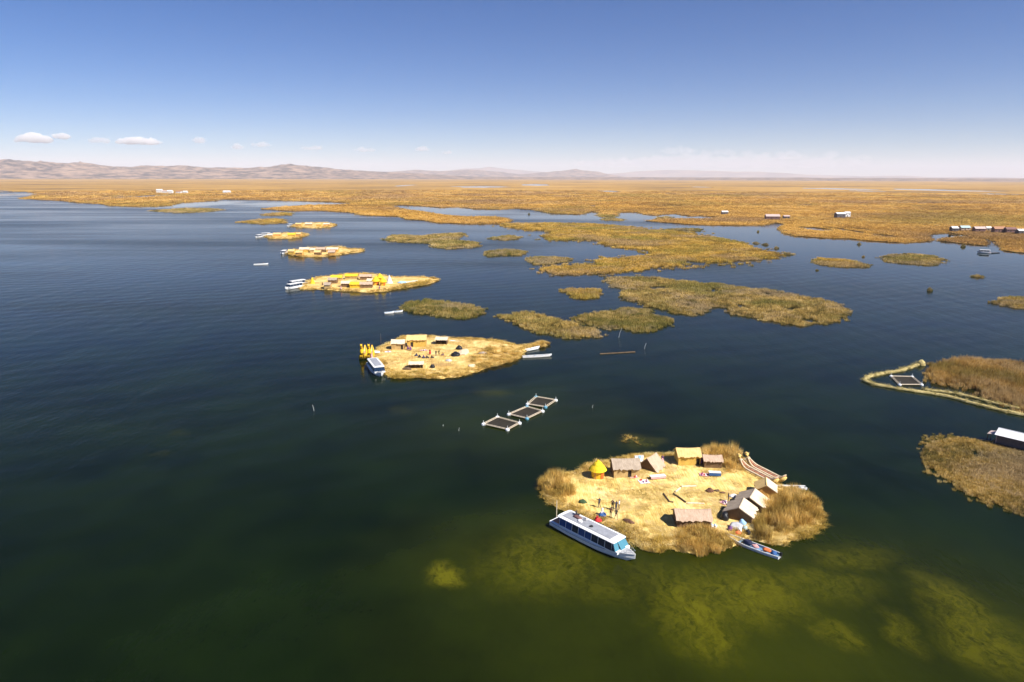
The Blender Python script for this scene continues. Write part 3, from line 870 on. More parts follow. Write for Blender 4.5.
# ---------------------------------------------------------------- hills
def hill_range(name, dist, depth, sil, mat, seed, lab):
    xs = [s[0] for s in sil]; ys = [s[1] for s in sil]
    cols = np.arange(xs[0], xs[-1] + 1, 3.0)
    rows = 34
    vs, fs = [], []
    for j in range(rows):
        t = j / (rows - 1)
        prof = math.sin(min(t / 0.7, 1) * math.pi / 2) if t < .7 else math.cos((t - .7) / .3 * math.pi / 2)
        for x in cols:
            hor = HOR + (x - 512) * math.tan(R(0.17))
            top = max(0.0, (hor - np.interp(x, xs, ys)))
            dd = dist + depth * t
            px, py = polar(x, dd)
            k = 1 / (dist * 0.03)
            nz = fbm2(px, py, k, seed, 8)
            rg = 1 - abs(mn.noise(Vector((px * k * 2.2, py * k * 2.2, seed + 4)))) * 1.3
            hgt = CAM_H + top * (dist + depth * .7) * (py / dd) / FPX
            z = hgt * prof * (0.72 + 0.16 * nz + 0.22 * rg) if prof > 0 else -5
            if t > .64 and t < .76: z = hgt * (0.93 + 0.10 * nz)
            vs.append((px, py, max(-2, z - 6)))
    n = len(cols)
    for j in range(rows - 1):
        for i in range(n - 1):
            fs.append((j * n + i, j * n + i + 1, (j + 1) * n + i + 1, (j + 1) * n + i))
    me = bpy.data.meshes.new(name); me.from_pydata(vs, [], fs); me.materials.append(mat)
    me.polygons.foreach_set('use_smooth', [True] * len(fs))
    tag(link(name, me), lab, kind='structure')

def hill_mat(name, c1, c2, c3, sc):
    m, nt, b = new_mat(name)
    gp = N(nt, 'ShaderNodeNewGeometry')
    f = noise_tex(nt, gp.outputs['Position'], sc, 6, 0.65)
    c = ramp(nt, f, [(0.43, c1), (0.50, c2), (0.62, c3)])
    nt.links.new(c, b.inputs['Base Color']); b.inputs['Roughness'].default_value = 0.95
    b.inputs['Specular IOR Level'].default_value = 0.05
    return m
M['hill_near'] = hill_mat('hill_near', (.02, .02, .025), (.17, .115, .09), (.34, .23, .16), .0048)
M['hill_far'] = hill_mat('hill_far', (.12, .10, .09), (.22, .17, .14), (.28, .21, .16), .0006)
M['plain'] = hill_mat('plain', (.34, .24, .17), (.42, .29, .20), (.46, .33, .22), .002)
hill_range('hills', 11800, 4200, [(-260, 158), (-100, 157), (0, 159.5), (60, 162), (90, 163), (110, 165.5), (130, 166.5), (150, 165.5), (180, 165.5), (210, 167), (250, 167.5), (275, 165.5), (292, 164.3),
    (320, 166.5), (345, 169.5), (375, 171), (400, 172), (430, 174), (470, 176), (520, 177.5), (600, 178), (1024, 181), (1290, 182)], M['hill_near'], 2.0, 'dry tan hills along the left horizon')
hill_range('hills', 19000, 5000, [(330, 176), (380, 172), (400, 171), (415, 169.5), (440, 171), (470, 169), (500, 171.5), (520, 174), (535, 173), (560, 170.5), (575, 169.3), (595, 171), (610, 174), (625, 176.5),
    (700, 178.5), (760, 178), (800, 176.6), (820, 178), (1024, 181)], M['hill_near'], 5.0, 'hazy brown hills in the middle of the horizon')
hill_range('hills', 29000, 5000, [(380, 172), (440, 171), (490, 166.5), (520, 170), (560, 173), (600, 175), (620, 172.5), (650, 170.5), (690, 169.8), (730, 171.3), (760, 171.5), (800, 174), (860, 176), (910, 175.5), (930, 177),
    (980, 176.6), (1024, 177.5), (1290, 178)], M['hill_far'], 8.0, 'pale blue mountains far behind the marsh')
mb = MB()
arc0 = [polar(x, 11480) for x in range(-260, 1301, 60)]; arc1 = [polar(x, 37000) for x in range(-260, 1301, 60)]
mb.loft([[(p[0], p[1], 0.9) for p in arc0], [(p[0], p[1], 0.9) for p in arc1]], cap=False, closed=False)
tag(mb.build('plain', M['plain']), 'dry plain behind the marsh', kind='structure')

# ---------------------------------------------------------------- clouds and haze
def cloud_mat(dens):
    m = bpy.data.materials.new('cloud'); m.use_nodes = True
    nt = m.node_tree; nt.nodes.clear()
    o = nt.nodes.new('ShaderNodeOutputMaterial'); v = nt.nodes.new('ShaderNodeVolumePrincipled')
    v.inputs['Color'].default_value = (1, 1, 1, 1); v.inputs['Density'].default_value = dens; v.inputs['Anisotropy'].default_value = 0.0
    nt.links.new(v.outputs[0], o.inputs['Volume'])
    return m
CL = {1: cloud_mat(.0045), 2: cloud_mat(.0018), 3: cloud_mat(.0004)}
def cloud(px, py, wpx, hpx, d, lab, dist=52000, seed=0):
    r = random.Random(seed)
    ray = CAM_R @ Vector(((px - W / 2) / FPX, (H / 2 - py) / FPX, -1.0))
    ray *= dist / math.hypot(ray.x, ray.y)
    x, y = ray.x, ray.y
    s = y / FPX
    hor = HOR + (px - 512) * math.tan(R(0.17))
    z = CAM_H + ray.z
    bm = bmesh.new()
    nb = max(6, int(wpx / 3.2))
    for i in range(nb):
        t = (i + .5) / nb * 2 - 1
        rr = hpx * s * .5 * (1 - .55 * t * t) * r.uniform(.5, 1.1)
        Mx = Matrix.Translation((t * wpx * s * .46, r.uniform(-.5, .5) * hpx * s, r.uniform(-.1, .25) * hpx * s * (1 - abs(t)))) @ Matrix.Diagonal((rr * r.uniform(1.1, 1.9), rr * 1.3, rr, 1))
        bmesh.ops.create_icosphere(bm, subdivisions=3, radius=1, matrix=Mx)
    for v in bm.verts:
        o = mn.noise_vector(v.co / (hpx * s * .35) + Vector((seed, 0, 0)))
        o2 = mn.noise_vector(v.co / (hpx * s * .13) + Vector((seed, 9, 0)))
        v.co += o * hpx * s * .22 + o2 * hpx * s * .09
        if v.co.z < -hpx * s * .3: v.co.z = -hpx * s * .3 + (v.co.z + hpx * s * .3) * .25
    me = bpy.data.meshes.new('cloud'); bm.to_mesh(me); bm.free()
    me.materials.append(CL[d])
    rm = link('cloud', me, None, (x, y, z), math.atan2(-x, y))
    md = rm.modifiers.new('fuse', 'REMESH'); md.mode = 'VOXEL'; md.voxel_size = hpx * s * .07
    tag(rm, lab, 'cloud', 'small white clouds low over the horizon')
for i, c in enumerate([(34, 139.5, 30, 10, 1, 'leftmost small white cloud, lens shaped'), (62, 137, 17, 7, 1, 'small white cloud just right of the leftmost one'),
                       (100, 141, 20, 7, 2, 'faint white cloud before the longest cloud on the left'), (138, 142, 42, 8, 1, 'longest white cloud over the left hills'),
                       (199, 141, 12, 7, 2, 'lone puff right of the longest left cloud'), (238, 147.5, 9, 6, 2, 'tiny puff lowest of the left cloud row'),
                       (261, 145, 18, 6, 2, 'short flat cloud above the far settled islands'), (311, 148, 22, 6, 2, 'soft oval cloud left of the picture centre'),
                       (365, 150, 24, 6, 2, 'flat thin cloud pair near the centre left'), (344, 159, 18, 3, 3, 'very faint streak of cloud close above the hills'),
                       (422, 149.5, 13, 5, 2, 'small puff above the middle hills'), (447, 152.5, 10, 4, 2, 'smallest puff near the picture centre'),
                       (678, 151, 34, 10, 3, 'largest puff in the right-hand cloud bank'), (722, 153, 28, 7, 3, 'second puff of the right-hand cloud bank'),
                       (748, 154, 14, 8, 3, 'third puff of the right-hand cloud bank'), (790, 156, 30, 9, 3, 'broad faint puff right in the cloud bank'),
                       (830, 156, 14, 8, 3, 'faint round puff near the right end of the bank'), (862, 158, 16, 6, 3, 'last faint puff at the right end of the bank'),
                       (710, 163, 300, 14, 3, 'wide pale veil of cloud low over the right horizon')]):
    cloud(*c[:5], c[5], seed=i)
mb = MB(); mb.box((0, 0, 349), (80000, 80000, 702))
hz = bpy.data.materials.new('haze'); hz.use_nodes = True
hz.node_tree.nodes.clear()
_o = hz.node_tree.nodes.new('ShaderNodeOutputMaterial'); _v = hz.node_tree.nodes.new('ShaderNodeVolumePrincipled')
_v.inputs['Color'].default_value = (.90, .91, 1.0, 1); _v.inputs['Density'].default_value = 4.4e-5; _v.inputs['Anisotropy'].default_value = 0.0
hz.node_tree.links.new(_v.outputs[0], _o.inputs['Volume'])
tag(mb.build('haze', hz), kind='stuff')

# ---------------------------------------------------------------- settled floating islands
TOP = 0.55
def floating_island(px, label, mat='straw', sp=0.9, amp=0.03, seed=0, top=TOP, straw=0.6, step=5.0):
    poly = rough_outline(px, 0, amp, step, seed)
    def zf(x, y, e):
        t = min(1.0, e / 2.2)
        return -0.35 + (top + 0.35) * (1 - (1 - t) ** 2.2) + 0.05 * fbm2(x, y, .5, seed) * t
    root = sheet('floating_island', poly, sp, zf, M[mat])
    tag(root, label, 'island', 'settled reed islands')
    if straw:
        g = grid_pts(poly, straw)
        e = edge_dist(poly, g)
        g = g[e > .8]
        den = np.array([fbm2(x, y, .12, seed + 2) for x, y in g])
        g = g[den + nrng.uniform(-.5, .5, len(g)) > -0.1]
        s = nrng.uniform(.5, 1.25, len(g))
        scatter('loose_straw', 'loose_straw', g, np.full(len(g), top - .01), np.column_stack([s, s, s]), root, .03)
    fs = max(.55, sp * .6)
    g = grid_pts(poly, fs)
    e = edge_dist(poly, g)
    w = np.array([fbm2(x, y, .22, seed + 5) for x, y in g])
    k = (e > .15) & (e < 1.9 + 1.6 * w + fs) & (nrng.random(len(g)) < .75)
    g, e = g[k], e[k]
    h = np.clip(.30 + .12 * e, .2, .6) * nrng.uniform(.6, 1.5, len(g)) * (1 + .12 * fs)
    s = fs * 1.5 * nrng.uniform(.8, 1.3, len(g))
    scatter('bank_fringe', 'edge_reed', g, np.clip(.05 + .2 * e, .05, .4), np.column_stack([s, s, h]), root, .2)
    return root, poly

def thicket(name, pxs, key, label, hgt, sp=.72, z=.15, seed=0, mound=.35, cat='reeds', tilt=.14, keep=.95):
    poly = rough_outline(pxs, z, .02, 4, seed)
    g = grid_pts(poly, sp)
    e = edge_dist(poly, g)
    md = np.array([fbm2(x, y, mound, seed, 3) for x, y in g])
    md = md + .8 * np.array([fbm2(x, y, mound * 2.6, seed + 4, 2) for x, y in g])
    k = (nrng.random(len(g)) < keep) & (md > -.5)
    g, e, md = g[k], e[k], md[k]
    h = 1.2 * hgt * np.clip(.70 + .5 * md, .22, 1.5) * nrng.uniform(.8, 1.15, len(g)) * np.clip(.55 + e / 2.2, .55, 1)
    s = sp * 1.45 * nrng.uniform(.8, 1.2, len(g))
    o = scatter(name, key, g, np.full(len(g), z), np.column_stack([s, s, h]), None, tilt)
    tag(o, label, cat)
    return o

ISLE_A = [(537, 490), (541, 480), (556, 474), (575, 473), (585, 466), (606, 461), (633, 455), (651, 454), (664, 455), (680, 452), (699, 451), (712, 450), (735, 453), (747, 463), (757, 473), (770, 481),
          (786, 487), (803, 491), (816, 497), (823, 507), (828, 525), (816, 534), (800, 540), (782, 547), (765, 545), (750, 540), (741, 546), (733, 550), (714, 554), (695, 557), (680, 552), (665, 551),
          (650, 554), (640, 551), (633, 545), (622, 536), (606, 527), (588, 519), (570, 514), (558, 511), (550, 505), (541, 498)]
floating_island(ISLE_A, 'nearest floating reed island with huts and a tour boat moored in front', 'straw', .8, .025, 1, straw=.75)
thicket('reed_thicket', [(539, 488), (543, 479), (556, 475), (566, 478), (576, 487), (577, 497), (568, 502), (556, 500), (546, 497)], 'brown_reed', 'tall brown reed thicket at the left tip of the nearest island', 2.1, seed=1)
thicket('reed_thicket', [(577, 474), (585, 466), (602, 462), (606, 465), (594, 469), (588, 474)], 'brown_reed', 'low brown reeds along the shore behind the yellow round hut', 1.3, seed=2)
thicket('reed_thicket', [(612, 463), (628, 457), (640, 455), (652, 455), (646, 459), (630, 461)], 'brown_reed', 'thin reed fringe behind the grey thatched hut', 1.2, seed=12)
thicket('reed_thicket', [(702, 459), (706, 451), (722, 450), (738, 454), (745, 462), (744, 470), (733, 475), (724, 471), (718, 463)], 'brown_reed', 'tall reed thicket behind the small dark shed on the back shore', 2.7, seed=3)
thicket('reed_thicket', [(766, 503), (779, 494), (797, 492), (812, 498), (820, 508), (822, 520), (812, 526), (795, 531), (781, 540), (766, 543), (755, 540), (752, 528), (759, 516)], 'brown_reed', 'widest brown reed thicket, on the right end of the nearest island', 2.5, seed=4, mound=.3)
thicket('reed_thicket', [(793, 534), (808, 529), (824, 522), (827, 527), (815, 534), (800, 540)], 'bank_reed', 'flattened pale reeds on the right tip below the widest thicket', .8, seed=13)
thicket('reed_thicket', [(640, 545), (652, 537), (668, 533), (672, 543), (664, 551), (650, 553)], 'bank_reed', 'bright yellow drooping reeds on the front bank left of the pink roof', 1.2, seed=5)
thicket('reed_thicket', [(672, 538), (680, 530), (700, 528), (716, 531), (728, 540), (735, 549), (714, 553), (695, 556), (681, 551)], 'brown_reed', 'brown reed mounds on the front bank below the pink roofed shed', 1.9, seed=6, mound=.5)
thicket('reed_thicket', [(610, 526), (622, 522), (640, 524), (655, 530), (652, 538), (640, 546), (625, 537)], 'bank_reed', 'short yellow reeds on the front bank beside the tour boat bow', .75, seed=7)
thicket('reed_thicket', [(560, 506), (572, 504), (580, 511), (586, 517), (570, 513)], 'bank_reed', 'short green yellow reeds beside the stern of the near tour boat', .9, seed=8)
thicket('reed_thicket', [(742, 508), (757, 503), (766, 505), (760, 515), (752, 520)], 'brown_reed', 'small reed patch against the twin gabled huts', 1.0, seed=9)
thicket('reed_thicket', [(617, 440), (626, 436), (640, 438), (650, 444), (636, 447), (622, 445)], 'brown_reed', 'sparse drowned reeds in the water behind the nearest island', .35, 1.2, -.1, seed=10, keep=.4)

# ---------------------------------------------------------------- huts
def jag(p, q, n, amp, r):
    """points from p to q with a ragged offset, for a thatch edge"""
    p, q = Vector(p), Vector(q)
    return [p.lerp(q, i / n) for i in range(n + 1)]

def roof_panel(x0, x1, y_r, z_r, y_e, z_e, t, r, nx=18, ny=3):
    """one thatched slope, thick, with an uneven surface and a ragged eave"""
    mb = MB(); top, bot = [], []
    nrm = Vector((0, -(z_r - z_e), -(y_r - y_e))); nrm = Vector((0, (z_e - z_r), (y_r - y_e)))
    if nrm.z < 0: nrm = -nrm
    nrm.normalize()
    for j in range(ny + 1):
        for i in range(nx + 1):
            u, v = i / nx, j / ny
            over = r.uniform(-.09, .09) if j == ny else 0
            vv = v + over
            p = Vector((x0 + (x1 - x0) * u + (r.uniform(-.03, .03) if i in (0, nx) else 0), y_r + (y_e - y_r) * vv, z_r + (z_e - z_r) * vv))
            sag = -.10 * math.sin(math.pi * u) * (1 - v)
            top.append(p + nrm * (t + r.uniform(-.015, .015)) + Vector((0, 0, sag)))
            bot.append(p + Vector((0, 0, sag)))
    n = (nx + 1) * (ny + 1); fs = []
    for j in range(ny):
        for i in range(nx):
            a = j * (nx + 1) + i
            fs.append((a, a + 1, a + nx + 2, a + nx + 1)); fs.append((n + a + nx + 1, n + a + nx + 2, n + a + 1, n + a))
    rim = [i for i in range(nx + 1)] + [j * (nx + 1) + nx for j in range(1, ny + 1)] + [ny * (nx + 1) + i for i in range(nx - 1, -1, -1)] + [j * (nx + 1) for j in range(ny - 1, 0, -1)]
    for a, b in zip(rim, rim[1:] + rim[:1]): fs.append((b, a, n + a, n + b))
    mb.add(top + bot, fs)
    return mb

def hut(loc, rz, w, d, wh, rh, roof, wall, label, cat='hut', over=.3, door=None, seed=0, open_front=False, group='reed huts', roof2=None, detail=True, name='reed_hut', gable=None, rt=.12):
    """gabled hut: ridge along local x, front wall towards local -y"""
    r = random.Random(seed)
    o = empty(name, loc, rz, label, cat, group)
    t = .1
    gable = gable or wall
    zb = -.12
    if door and not open_front:
        dx, dw, dh = door
        a, b = dx - dw / 2, dx + dw / 2
        mb = MB()
        mb.box(((-w / 2 + a) / 2, -d / 2, (wh + zb) / 2), (a + w / 2, t, wh - zb)); mb.box(((w / 2 + b) / 2, -d / 2, (wh + zb) / 2), (w / 2 - b, t, wh - zb))
        mb.box((dx, -d / 2, (dh + wh) / 2), (dw, t, wh - dh))
        mb.build('front_wall', M[wall], o)
        MB().box((dx, -d / 2 + .06, dh / 2), (dw - .01, .05, dh)).build('door', M['dark_inside'], o.children[-1])  # dark sheet filling the opening, interior shade put into its colour
    elif open_front:
        for sx in (-1, 0, 1):
            MB().tube([(sx * (w / 2 - .1), -d / 2 + .05, zb), (sx * (w / 2 - .1), -d / 2 + .05, wh + .02)], .06, 6).build('post', M['log_brown'], o)
    else:
        MB().box((0, -d / 2, (wh + zb) / 2), (w, t, wh - zb)).build('front_wall', M[wall], o)
    MB().box((0, d / 2, (wh + zb) / 2), (w, t, wh - zb)).build('back_wall', M[wall], o)
    for sx in (-1, 1):
        mb = MB()
        x = sx * (w / 2 - t / 2 - .003); hd = d / 2 - t / 2 - .003
        prof = [(-hd, zb), (hd, zb), (hd, wh), (0, wh + rh - .02), (-hd, wh)]
        mb.loft([[(x - t / 2, y, z) for y, z in prof], [(x + t / 2, y, z) for y, z in prof]])
        mb.build('gable_wall', M[gable], o)
    sl = rh / (d / 2)
    ye = d / 2 + over; ze = wh - over * sl
    for sy, rm in ((-1, roof), (1, roof2 or roof)):
        roof_panel(-w / 2 - over * .7, w / 2 + over * .7, 0, wh + rh + .01, sy * ye, ze + .01, rt, r).build('roof_panel', M[rm], o)
    if detail:
        MB().tube([(x * (w / 2 + over * .7) / 4, 0, wh + rh + rt * .9 - .10 * math.sin(math.pi * (x + 4) / 8)) for x in range(-4, 5)], .09, 7).build('ridge_roll', M[roof], o)
    return o

def on(px, py, z=TOP - .04):
    return at(px, py, z)

def yaw_of(p, q):
    d = q - p
    return math.atan2(d.y, d.x)

# nearest island
def round_hut(loc, label):
    o = empty('round_hut', loc, 0, label, 'hut', 'reed huts')
    n = 20
    ring = lambda r, z: [(r * math.cos(2 * math.pi * k / n), r * math.sin(2 * math.pi * k / n), z) for k in range(n)]
    MB().loft([ring(1.05, -.1), ring(1.1, .7), ring(1.05, 1.75)]).build('wall', M['wall_yellow'], o, smooth=False)
    rr = random.Random(4)
    rings = []
    for r, z in ((1.42, 1.42), (1.55, 1.40), (1.25, 1.85), (.98, 2.15), (.90, 2.18), (.72, 2.5), (.48, 2.75), (.40, 2.78), (.12, 3.12), (.03, 3.2)):
        rings.append([(x * (1 + rr.uniform(-.03, .03)), y * (1 + rr.uniform(-.03, .03)), zz + rr.uniform(-.025, .025)) for x, y, zz in ring(r, z)])
    MB().loft(rings).build('cone_roof', M['cone_yellow'], o, smooth=False)
    for a, nm, mt in ((R(-52), 'door', 'red_door'), (R(-118), 'wall_patch', 'wall_orange')):
        mb = MB(); w = .34
        mb.box((1.1 * math.cos(a), 1.1 * math.sin(a), .62), (.1, .62 if nm == 'door' else .35, 1.2), a)
        mb.build(nm, M[mt], o)
    return o
round_hut(on(597.5, 477), 'bright yellow round hut with a tiered cone roof')

p = on(624.5, 474)
hut(p, R(4), 4.4, 3.0, 1.75, 1.0, 'roof_grey', 'wall_tan', 'grey thatched hut with a dark doorway beside the yellow round hut', door=(.5, .62, 1.35), seed=1, gable='wall_brown')  # gables darker than the front wall: end-wall shade put into the colour
hut(on(651, 467), R(50), 3.2, 3.5, .3, 1.75, 'roof_pink', 'wall_tan', 'pinkish A-frame hut whose thatch reaches the ground', seed=2, over=.2, gable='wall_brown')
hut(on(687, 462), R(1), 3.9, 2.9, 1.75, .85, 'roof_gold', 'wall_gold', 'golden hut with smooth straw roof on the back shore', door=(1.5, .6, 1.3), seed=3)
hut(on(711.5, 465.5), R(-4), 3.0, 2.3, 1.35, .55, 'roof_pink', 'wall_brown', 'small dark brown shed with pink thatch beside the golden hut', seed=4, cat='shed')
hut(on(765, 494.5), R(-108), 2.7, 2.7, 1.35, .85, 'roof_gold', 'wall_orange', 'orange walled hut with a white thatch slope near the reed boats', seed=5, door=(-.6, .6, 1.2), roof2='roof_pale', gable='wall_orange')
hut(on(751, 506.5), R(-122), 3.2, 3.9, 1.15, 1.05, 'roof_grey', 'wall_brown', 'rear one of the twin gabled huts with pale right slopes', seed=6, roof2='roof_pale')  # paler thatch towards the sun, greyer away: light and shade put into colour
hut(on(740, 516), R(-119), 3.3, 3.7, 1.1, 1.0, 'roof_grey', 'wall_brown', 'front one of the twin gabled huts with pale right slopes', seed=7, roof2='roof_pale')  # sunlit and shaded slopes coloured in as on the rear hut
hut(on(691.5, 523), R(-1), 4.9, 3.0, 1.3, .85, 'roof_pink', 'wall_brown', 'long low shed with a broad pinkish roof above the front bank', seed=8, cat='shed')

# people -------------------------------------------------------------------------------
def body_mesh(pose, mats, top_h, hem_h):
    """one skinned figure; pose gives joint places in metres, facing local -y"""
    me = bpy.data.meshes.new('person')
    verts, edges, rad = [], [], []
    def J(p, r, parent=None):
        verts.append(p); rad.append(r)
        if parent is not None: edges.append((parent, len(verts) - 1))
        return len(verts) - 1
    P = pose
    pel = J(P['pelvis'], (.15, .11))
    wst = J(P['waist'], (.13, .10), pel)
    ch = J(P['chest'], (.16, .115), wst)
    nk = J(P['neck'], (.055, .055), ch)
    hb = J(P['head'], (.078, .092), nk)
    J(tuple(a + b for a, b in zip(P['head'], (0, -.005, .11))), (.07, .085), hb)
    J(tuple(a + b for a, b in zip(P['head'], (0, -.1, .02))), (.014, .016), hb)      # nose
    for s in (-1, 1):
        f = lambda q: (q[0] * s, q[1], q[2])
        key = 'R' if s > 0 else 'L'
        sh = J(f(P.get('shoulder' + key, P['shoulder'])), (.06, .06), ch)
        el = J(f(P.get('elbow' + key, P['elbow'])), (.045, .045), sh)
        wrp = f(P.get('wrist' + key, P['wrist']))
        wr = J(wrp, (.03, .026), el)
        elp = verts[el]
        d = (Vector(wrp) - Vector(elp)).normalized()
        palm = Vector(wrp) + d * .075
        pm = J(tuple(palm), (.036, .018), wr)
        side = Vector((0, 1, 0)) if abs(d.y) < .8 else Vector((1, 0, 0))
        for k in range(4):
            q0 = palm + side * (k - 1.5) * .019 + d * .035
            f0 = J(tuple(q0), (.009, .009), pm)
            J(tuple(q0 + d * (.055 - abs(k - 1.2) * .008) + Vector((-s * .012, 0, 0))), (.008, .008), f0)
        J(tuple(Vector(wrp) + d * .05 - side * .05), (.010, .010), wr)
        hp = J(f(P['hip']), (.085, .09), pel)
        kn = J(f(P.get('knee' + key, P['knee'])), (.06, .062), hp)
        an = J(f(P.get('ankle' + key, P['ankle'])), (.042, .042), kn)
        J(tuple(a + b for a, b in zip(f(P.get('ankle' + key, P['ankle'])), P.get('toe', (0, -.16, -.055)))), (.04, .03), an)
    me.from_pydata(verts, edges, [])
    o = bpy.data.objects.new('person', me); COL.objects.link(o)
    md = o.modifiers.new('skin', 'SKIN'); md.use_smooth_shade = True
    for i, sv in enumerate(me.skin_vertices[0].data):
        sv.radius = rad[i]; sv.use_root = (i == 0)
    o.modifiers.new('sub', 'SUBSURF').levels = 1
    dg = bpy.context.evaluated_depsgraph_get()
    out = bpy.data.meshes.new_from_object(o.evaluated_get(dg))
    bpy.data.objects.remove(o)
    out.materials.clear()
    for m in mats: out.materials.append(M[m])
    head = Vector(P['head']); wr = [Vector((P.get('wrist' + k, P['wrist'])[0] * s, *P.get('wrist' + k, P['wrist'])[1:])) for k, s in (('R', 1), ('L', -1))]
    for f in out.polygons:
        c = f.center
        if (c - head).length < .24 and c.z > P['neck'][2] - .02:
            f.material_index = 3 if (c.z > head.z + .10 or c.y > head.y + .03) else 0
        elif min((c - w).length for w in wr) < .13: f.material_index = 0
        elif c.z > hem_h and (c - Vector(P['pelvis'])).length > .05 and c.z > P['pelvis'][2] - .04: f.material_index = 1
        else: f.material_index = 2
        f.use_smooth = True
    return out
STAND = dict(pelvis=(0, 0, .93), waist=(0, 0, 1.08), chest=(0, .01, 1.29), neck=(0, 0, 1.46), head=(0, -.01, 1.555), shoulder=(.19, .01, 1.38), elbow=(.25, .03, 1.12), wrist=(.24, -.08, .90),
             hip=(.1, 0, .88), knee=(.11, -.02, .49), ankle=(.12, .02, .07))
POINT = dict(STAND, elbowR=(.30, -.2, 1.30), wristR=(.33, -.42, 1.42), ankleL=(.2, .05, .07))
STRIDE = dict(STAND, kneeR=(.11, -.14, .5), ankleR=(.12, -.18, .07), ankleL=(.12, .24, .08), kneeL=(.11, .06, .5), wristL=(.24, -.22, .95))
SIT = dict(pelvis=(0, .05, .13), waist=(0, .06, .28), chest=(0, .04, .49), neck=(0, .01, .66), head=(0, -.02, .755), shoulder=(.18, .03, .58), elbow=(.24, -.05, .34), wrist=(.10, -.24, .28),
           hip=(.1, -.02, .12), knee=(.24, -.34, .16), ankle=(.05, -.42, .06), toe=(0, -.1, -.02))
def person(loc, rz, pose, top, low, label, hat=None, skirt=None, s=1.0):
    P = {'stand': STAND, 'point': POINT, 'stride': STRIDE, 'sit': SIT}[pose]
    me = body_mesh(P, ['skin', top, low, 'hair'], 1.6, P['pelvis'][2])
    o = link('person', me, None, loc, rz); o.scale = (s, s, s)
    tag(o, label, 'person', 'people on the islands')
    hx, hy, hz_ = P['head']
    if hat:
        n = 14; ring = lambda r, z: [(hx + r * math.cos(2 * math.pi * k / n), hy + r * math.sin(2 * math.pi * k / n), z) for k in range(n)]
        MB().loft([ring(.2, hz_ + .085), ring(.21, hz_ + .1), ring(.115, hz_ + .12), ring(.10, hz_ + .2), ring(.05, hz_ + .24)]).build('hat', M[hat], o, smooth=True)
    if skirt:
        n = 18; rr = random.Random(3)
        def ring(r, z, cy_): return [(r * (1 + .08 * math.sin(k * 5 + z * 9)) * math.cos(2 * math.pi * k / n), cy_ + r * .95 * (1 + .08 * math.sin(k * 5)) * math.sin(2 * math.pi * k / n), z) for k in range(n)]
        if pose == 'sit': rings = [ring(.56, .0, -.14), ring(.55, .06, -.14), ring(.40, .22, -.06), ring(.20, .36, .04)]
        else: rings = [ring(.36, .28, 0), ring(.34, .5, 0), ring(.25, .85, 0), ring(.15, 1.08, 0)]
        MB().loft(rings, cap=False).build('skirt', M[skirt], o, smooth=True)
    return o
Z1 = TOP + .0
A = lambda x, y: at(x, y, TOP + .02)
person(A(599, 507.5), R(200), 'point', 'navy_cloth', 'navy_cloth', 'person in dark navy clothes standing apart with an arm raised, left of the group')
person(A(602, 514.5), R(30), 'sit', 'white_cloth', 'blue_cloth', 'person sitting on the straw in a wide blue skirt', hat='white_cloth', skirt='blue_cloth', s=1.1)
person(A(597, 520), R(60), 'sit', 'red_cloth', 'red_cloth', 'person sitting in a wide red skirt beside the near tour boat', skirt='red_cloth', s=1.1)
person(A(612.5, 509.5), R(150), 'stand', 'black_cloth', 'black_cloth', 'person all in black standing at the back left of the standing group', s=1.05)
person(A(616, 511), R(220), 'point', 'navy_cloth', 'navy_cloth', 'person in dark blue raising an arm in the middle of the standing group', s=1.05)
person(A(619, 509.5), R(250), 'stand', 'white_cloth', 'brown_cloth', 'person in a white top at the right side of the standing group')
person(A(610.5, 517), R(-20), 'stride', 'brown_cloth', 'black_cloth', 'person in a brown top stepping forward in front of the group')
person(A(616, 519), R(15), 'stride', 'black_cloth', 'brown_cloth', 'person in a black top and brown trousers nearest the bank')
person(A(728, 502), R(70), 'stand', 'black_cloth', 'navy_cloth', 'person in dark clothes standing alone near the twin gabled huts')
person(A(662, 463.5), R(-30), 'stand', 'violet_cloth', 'pink_cloth', 'person in violet and pink beside the A-frame hut', skirt='pink_cloth')
person(A(700.5, 464), R(-10), 'stand', 'violet_cloth', 'violet_cloth', 'person in violet standing in the gap beside the golden hut', skirt='violet_cloth')

# things lying about on the nearest island ----------------------------------------------
def lump(name, loc, size, mat, label, cat, seed=0, group=None, rz=0.0):
    """a soft heap or folded bundle with dents and folds"""
    bm = bmesh.new(); bmesh.ops.create_icosphere(bm, subdivisions=3, radius=1)
    for v in bm.verts:
        o = mn.noise_vector(v.co * 1.7 + Vector((seed * 3.1, 0, 0)))
        v.co += o * .28
        v.co = Vector((v.co.x * size[0] / 2, v.co.y * size[1] / 2, max(-.25, v.co.z) * size[2]))
    me = bpy.data.meshes.new(name); bm.to_mesh(me); bm.free(); me.materials.append(M[mat])
    me.polygons.foreach_set('use_smooth', [True] * len(me.polygons))
    o = link(name, me, None, loc, rz)
    return tag(o, label, cat, group)

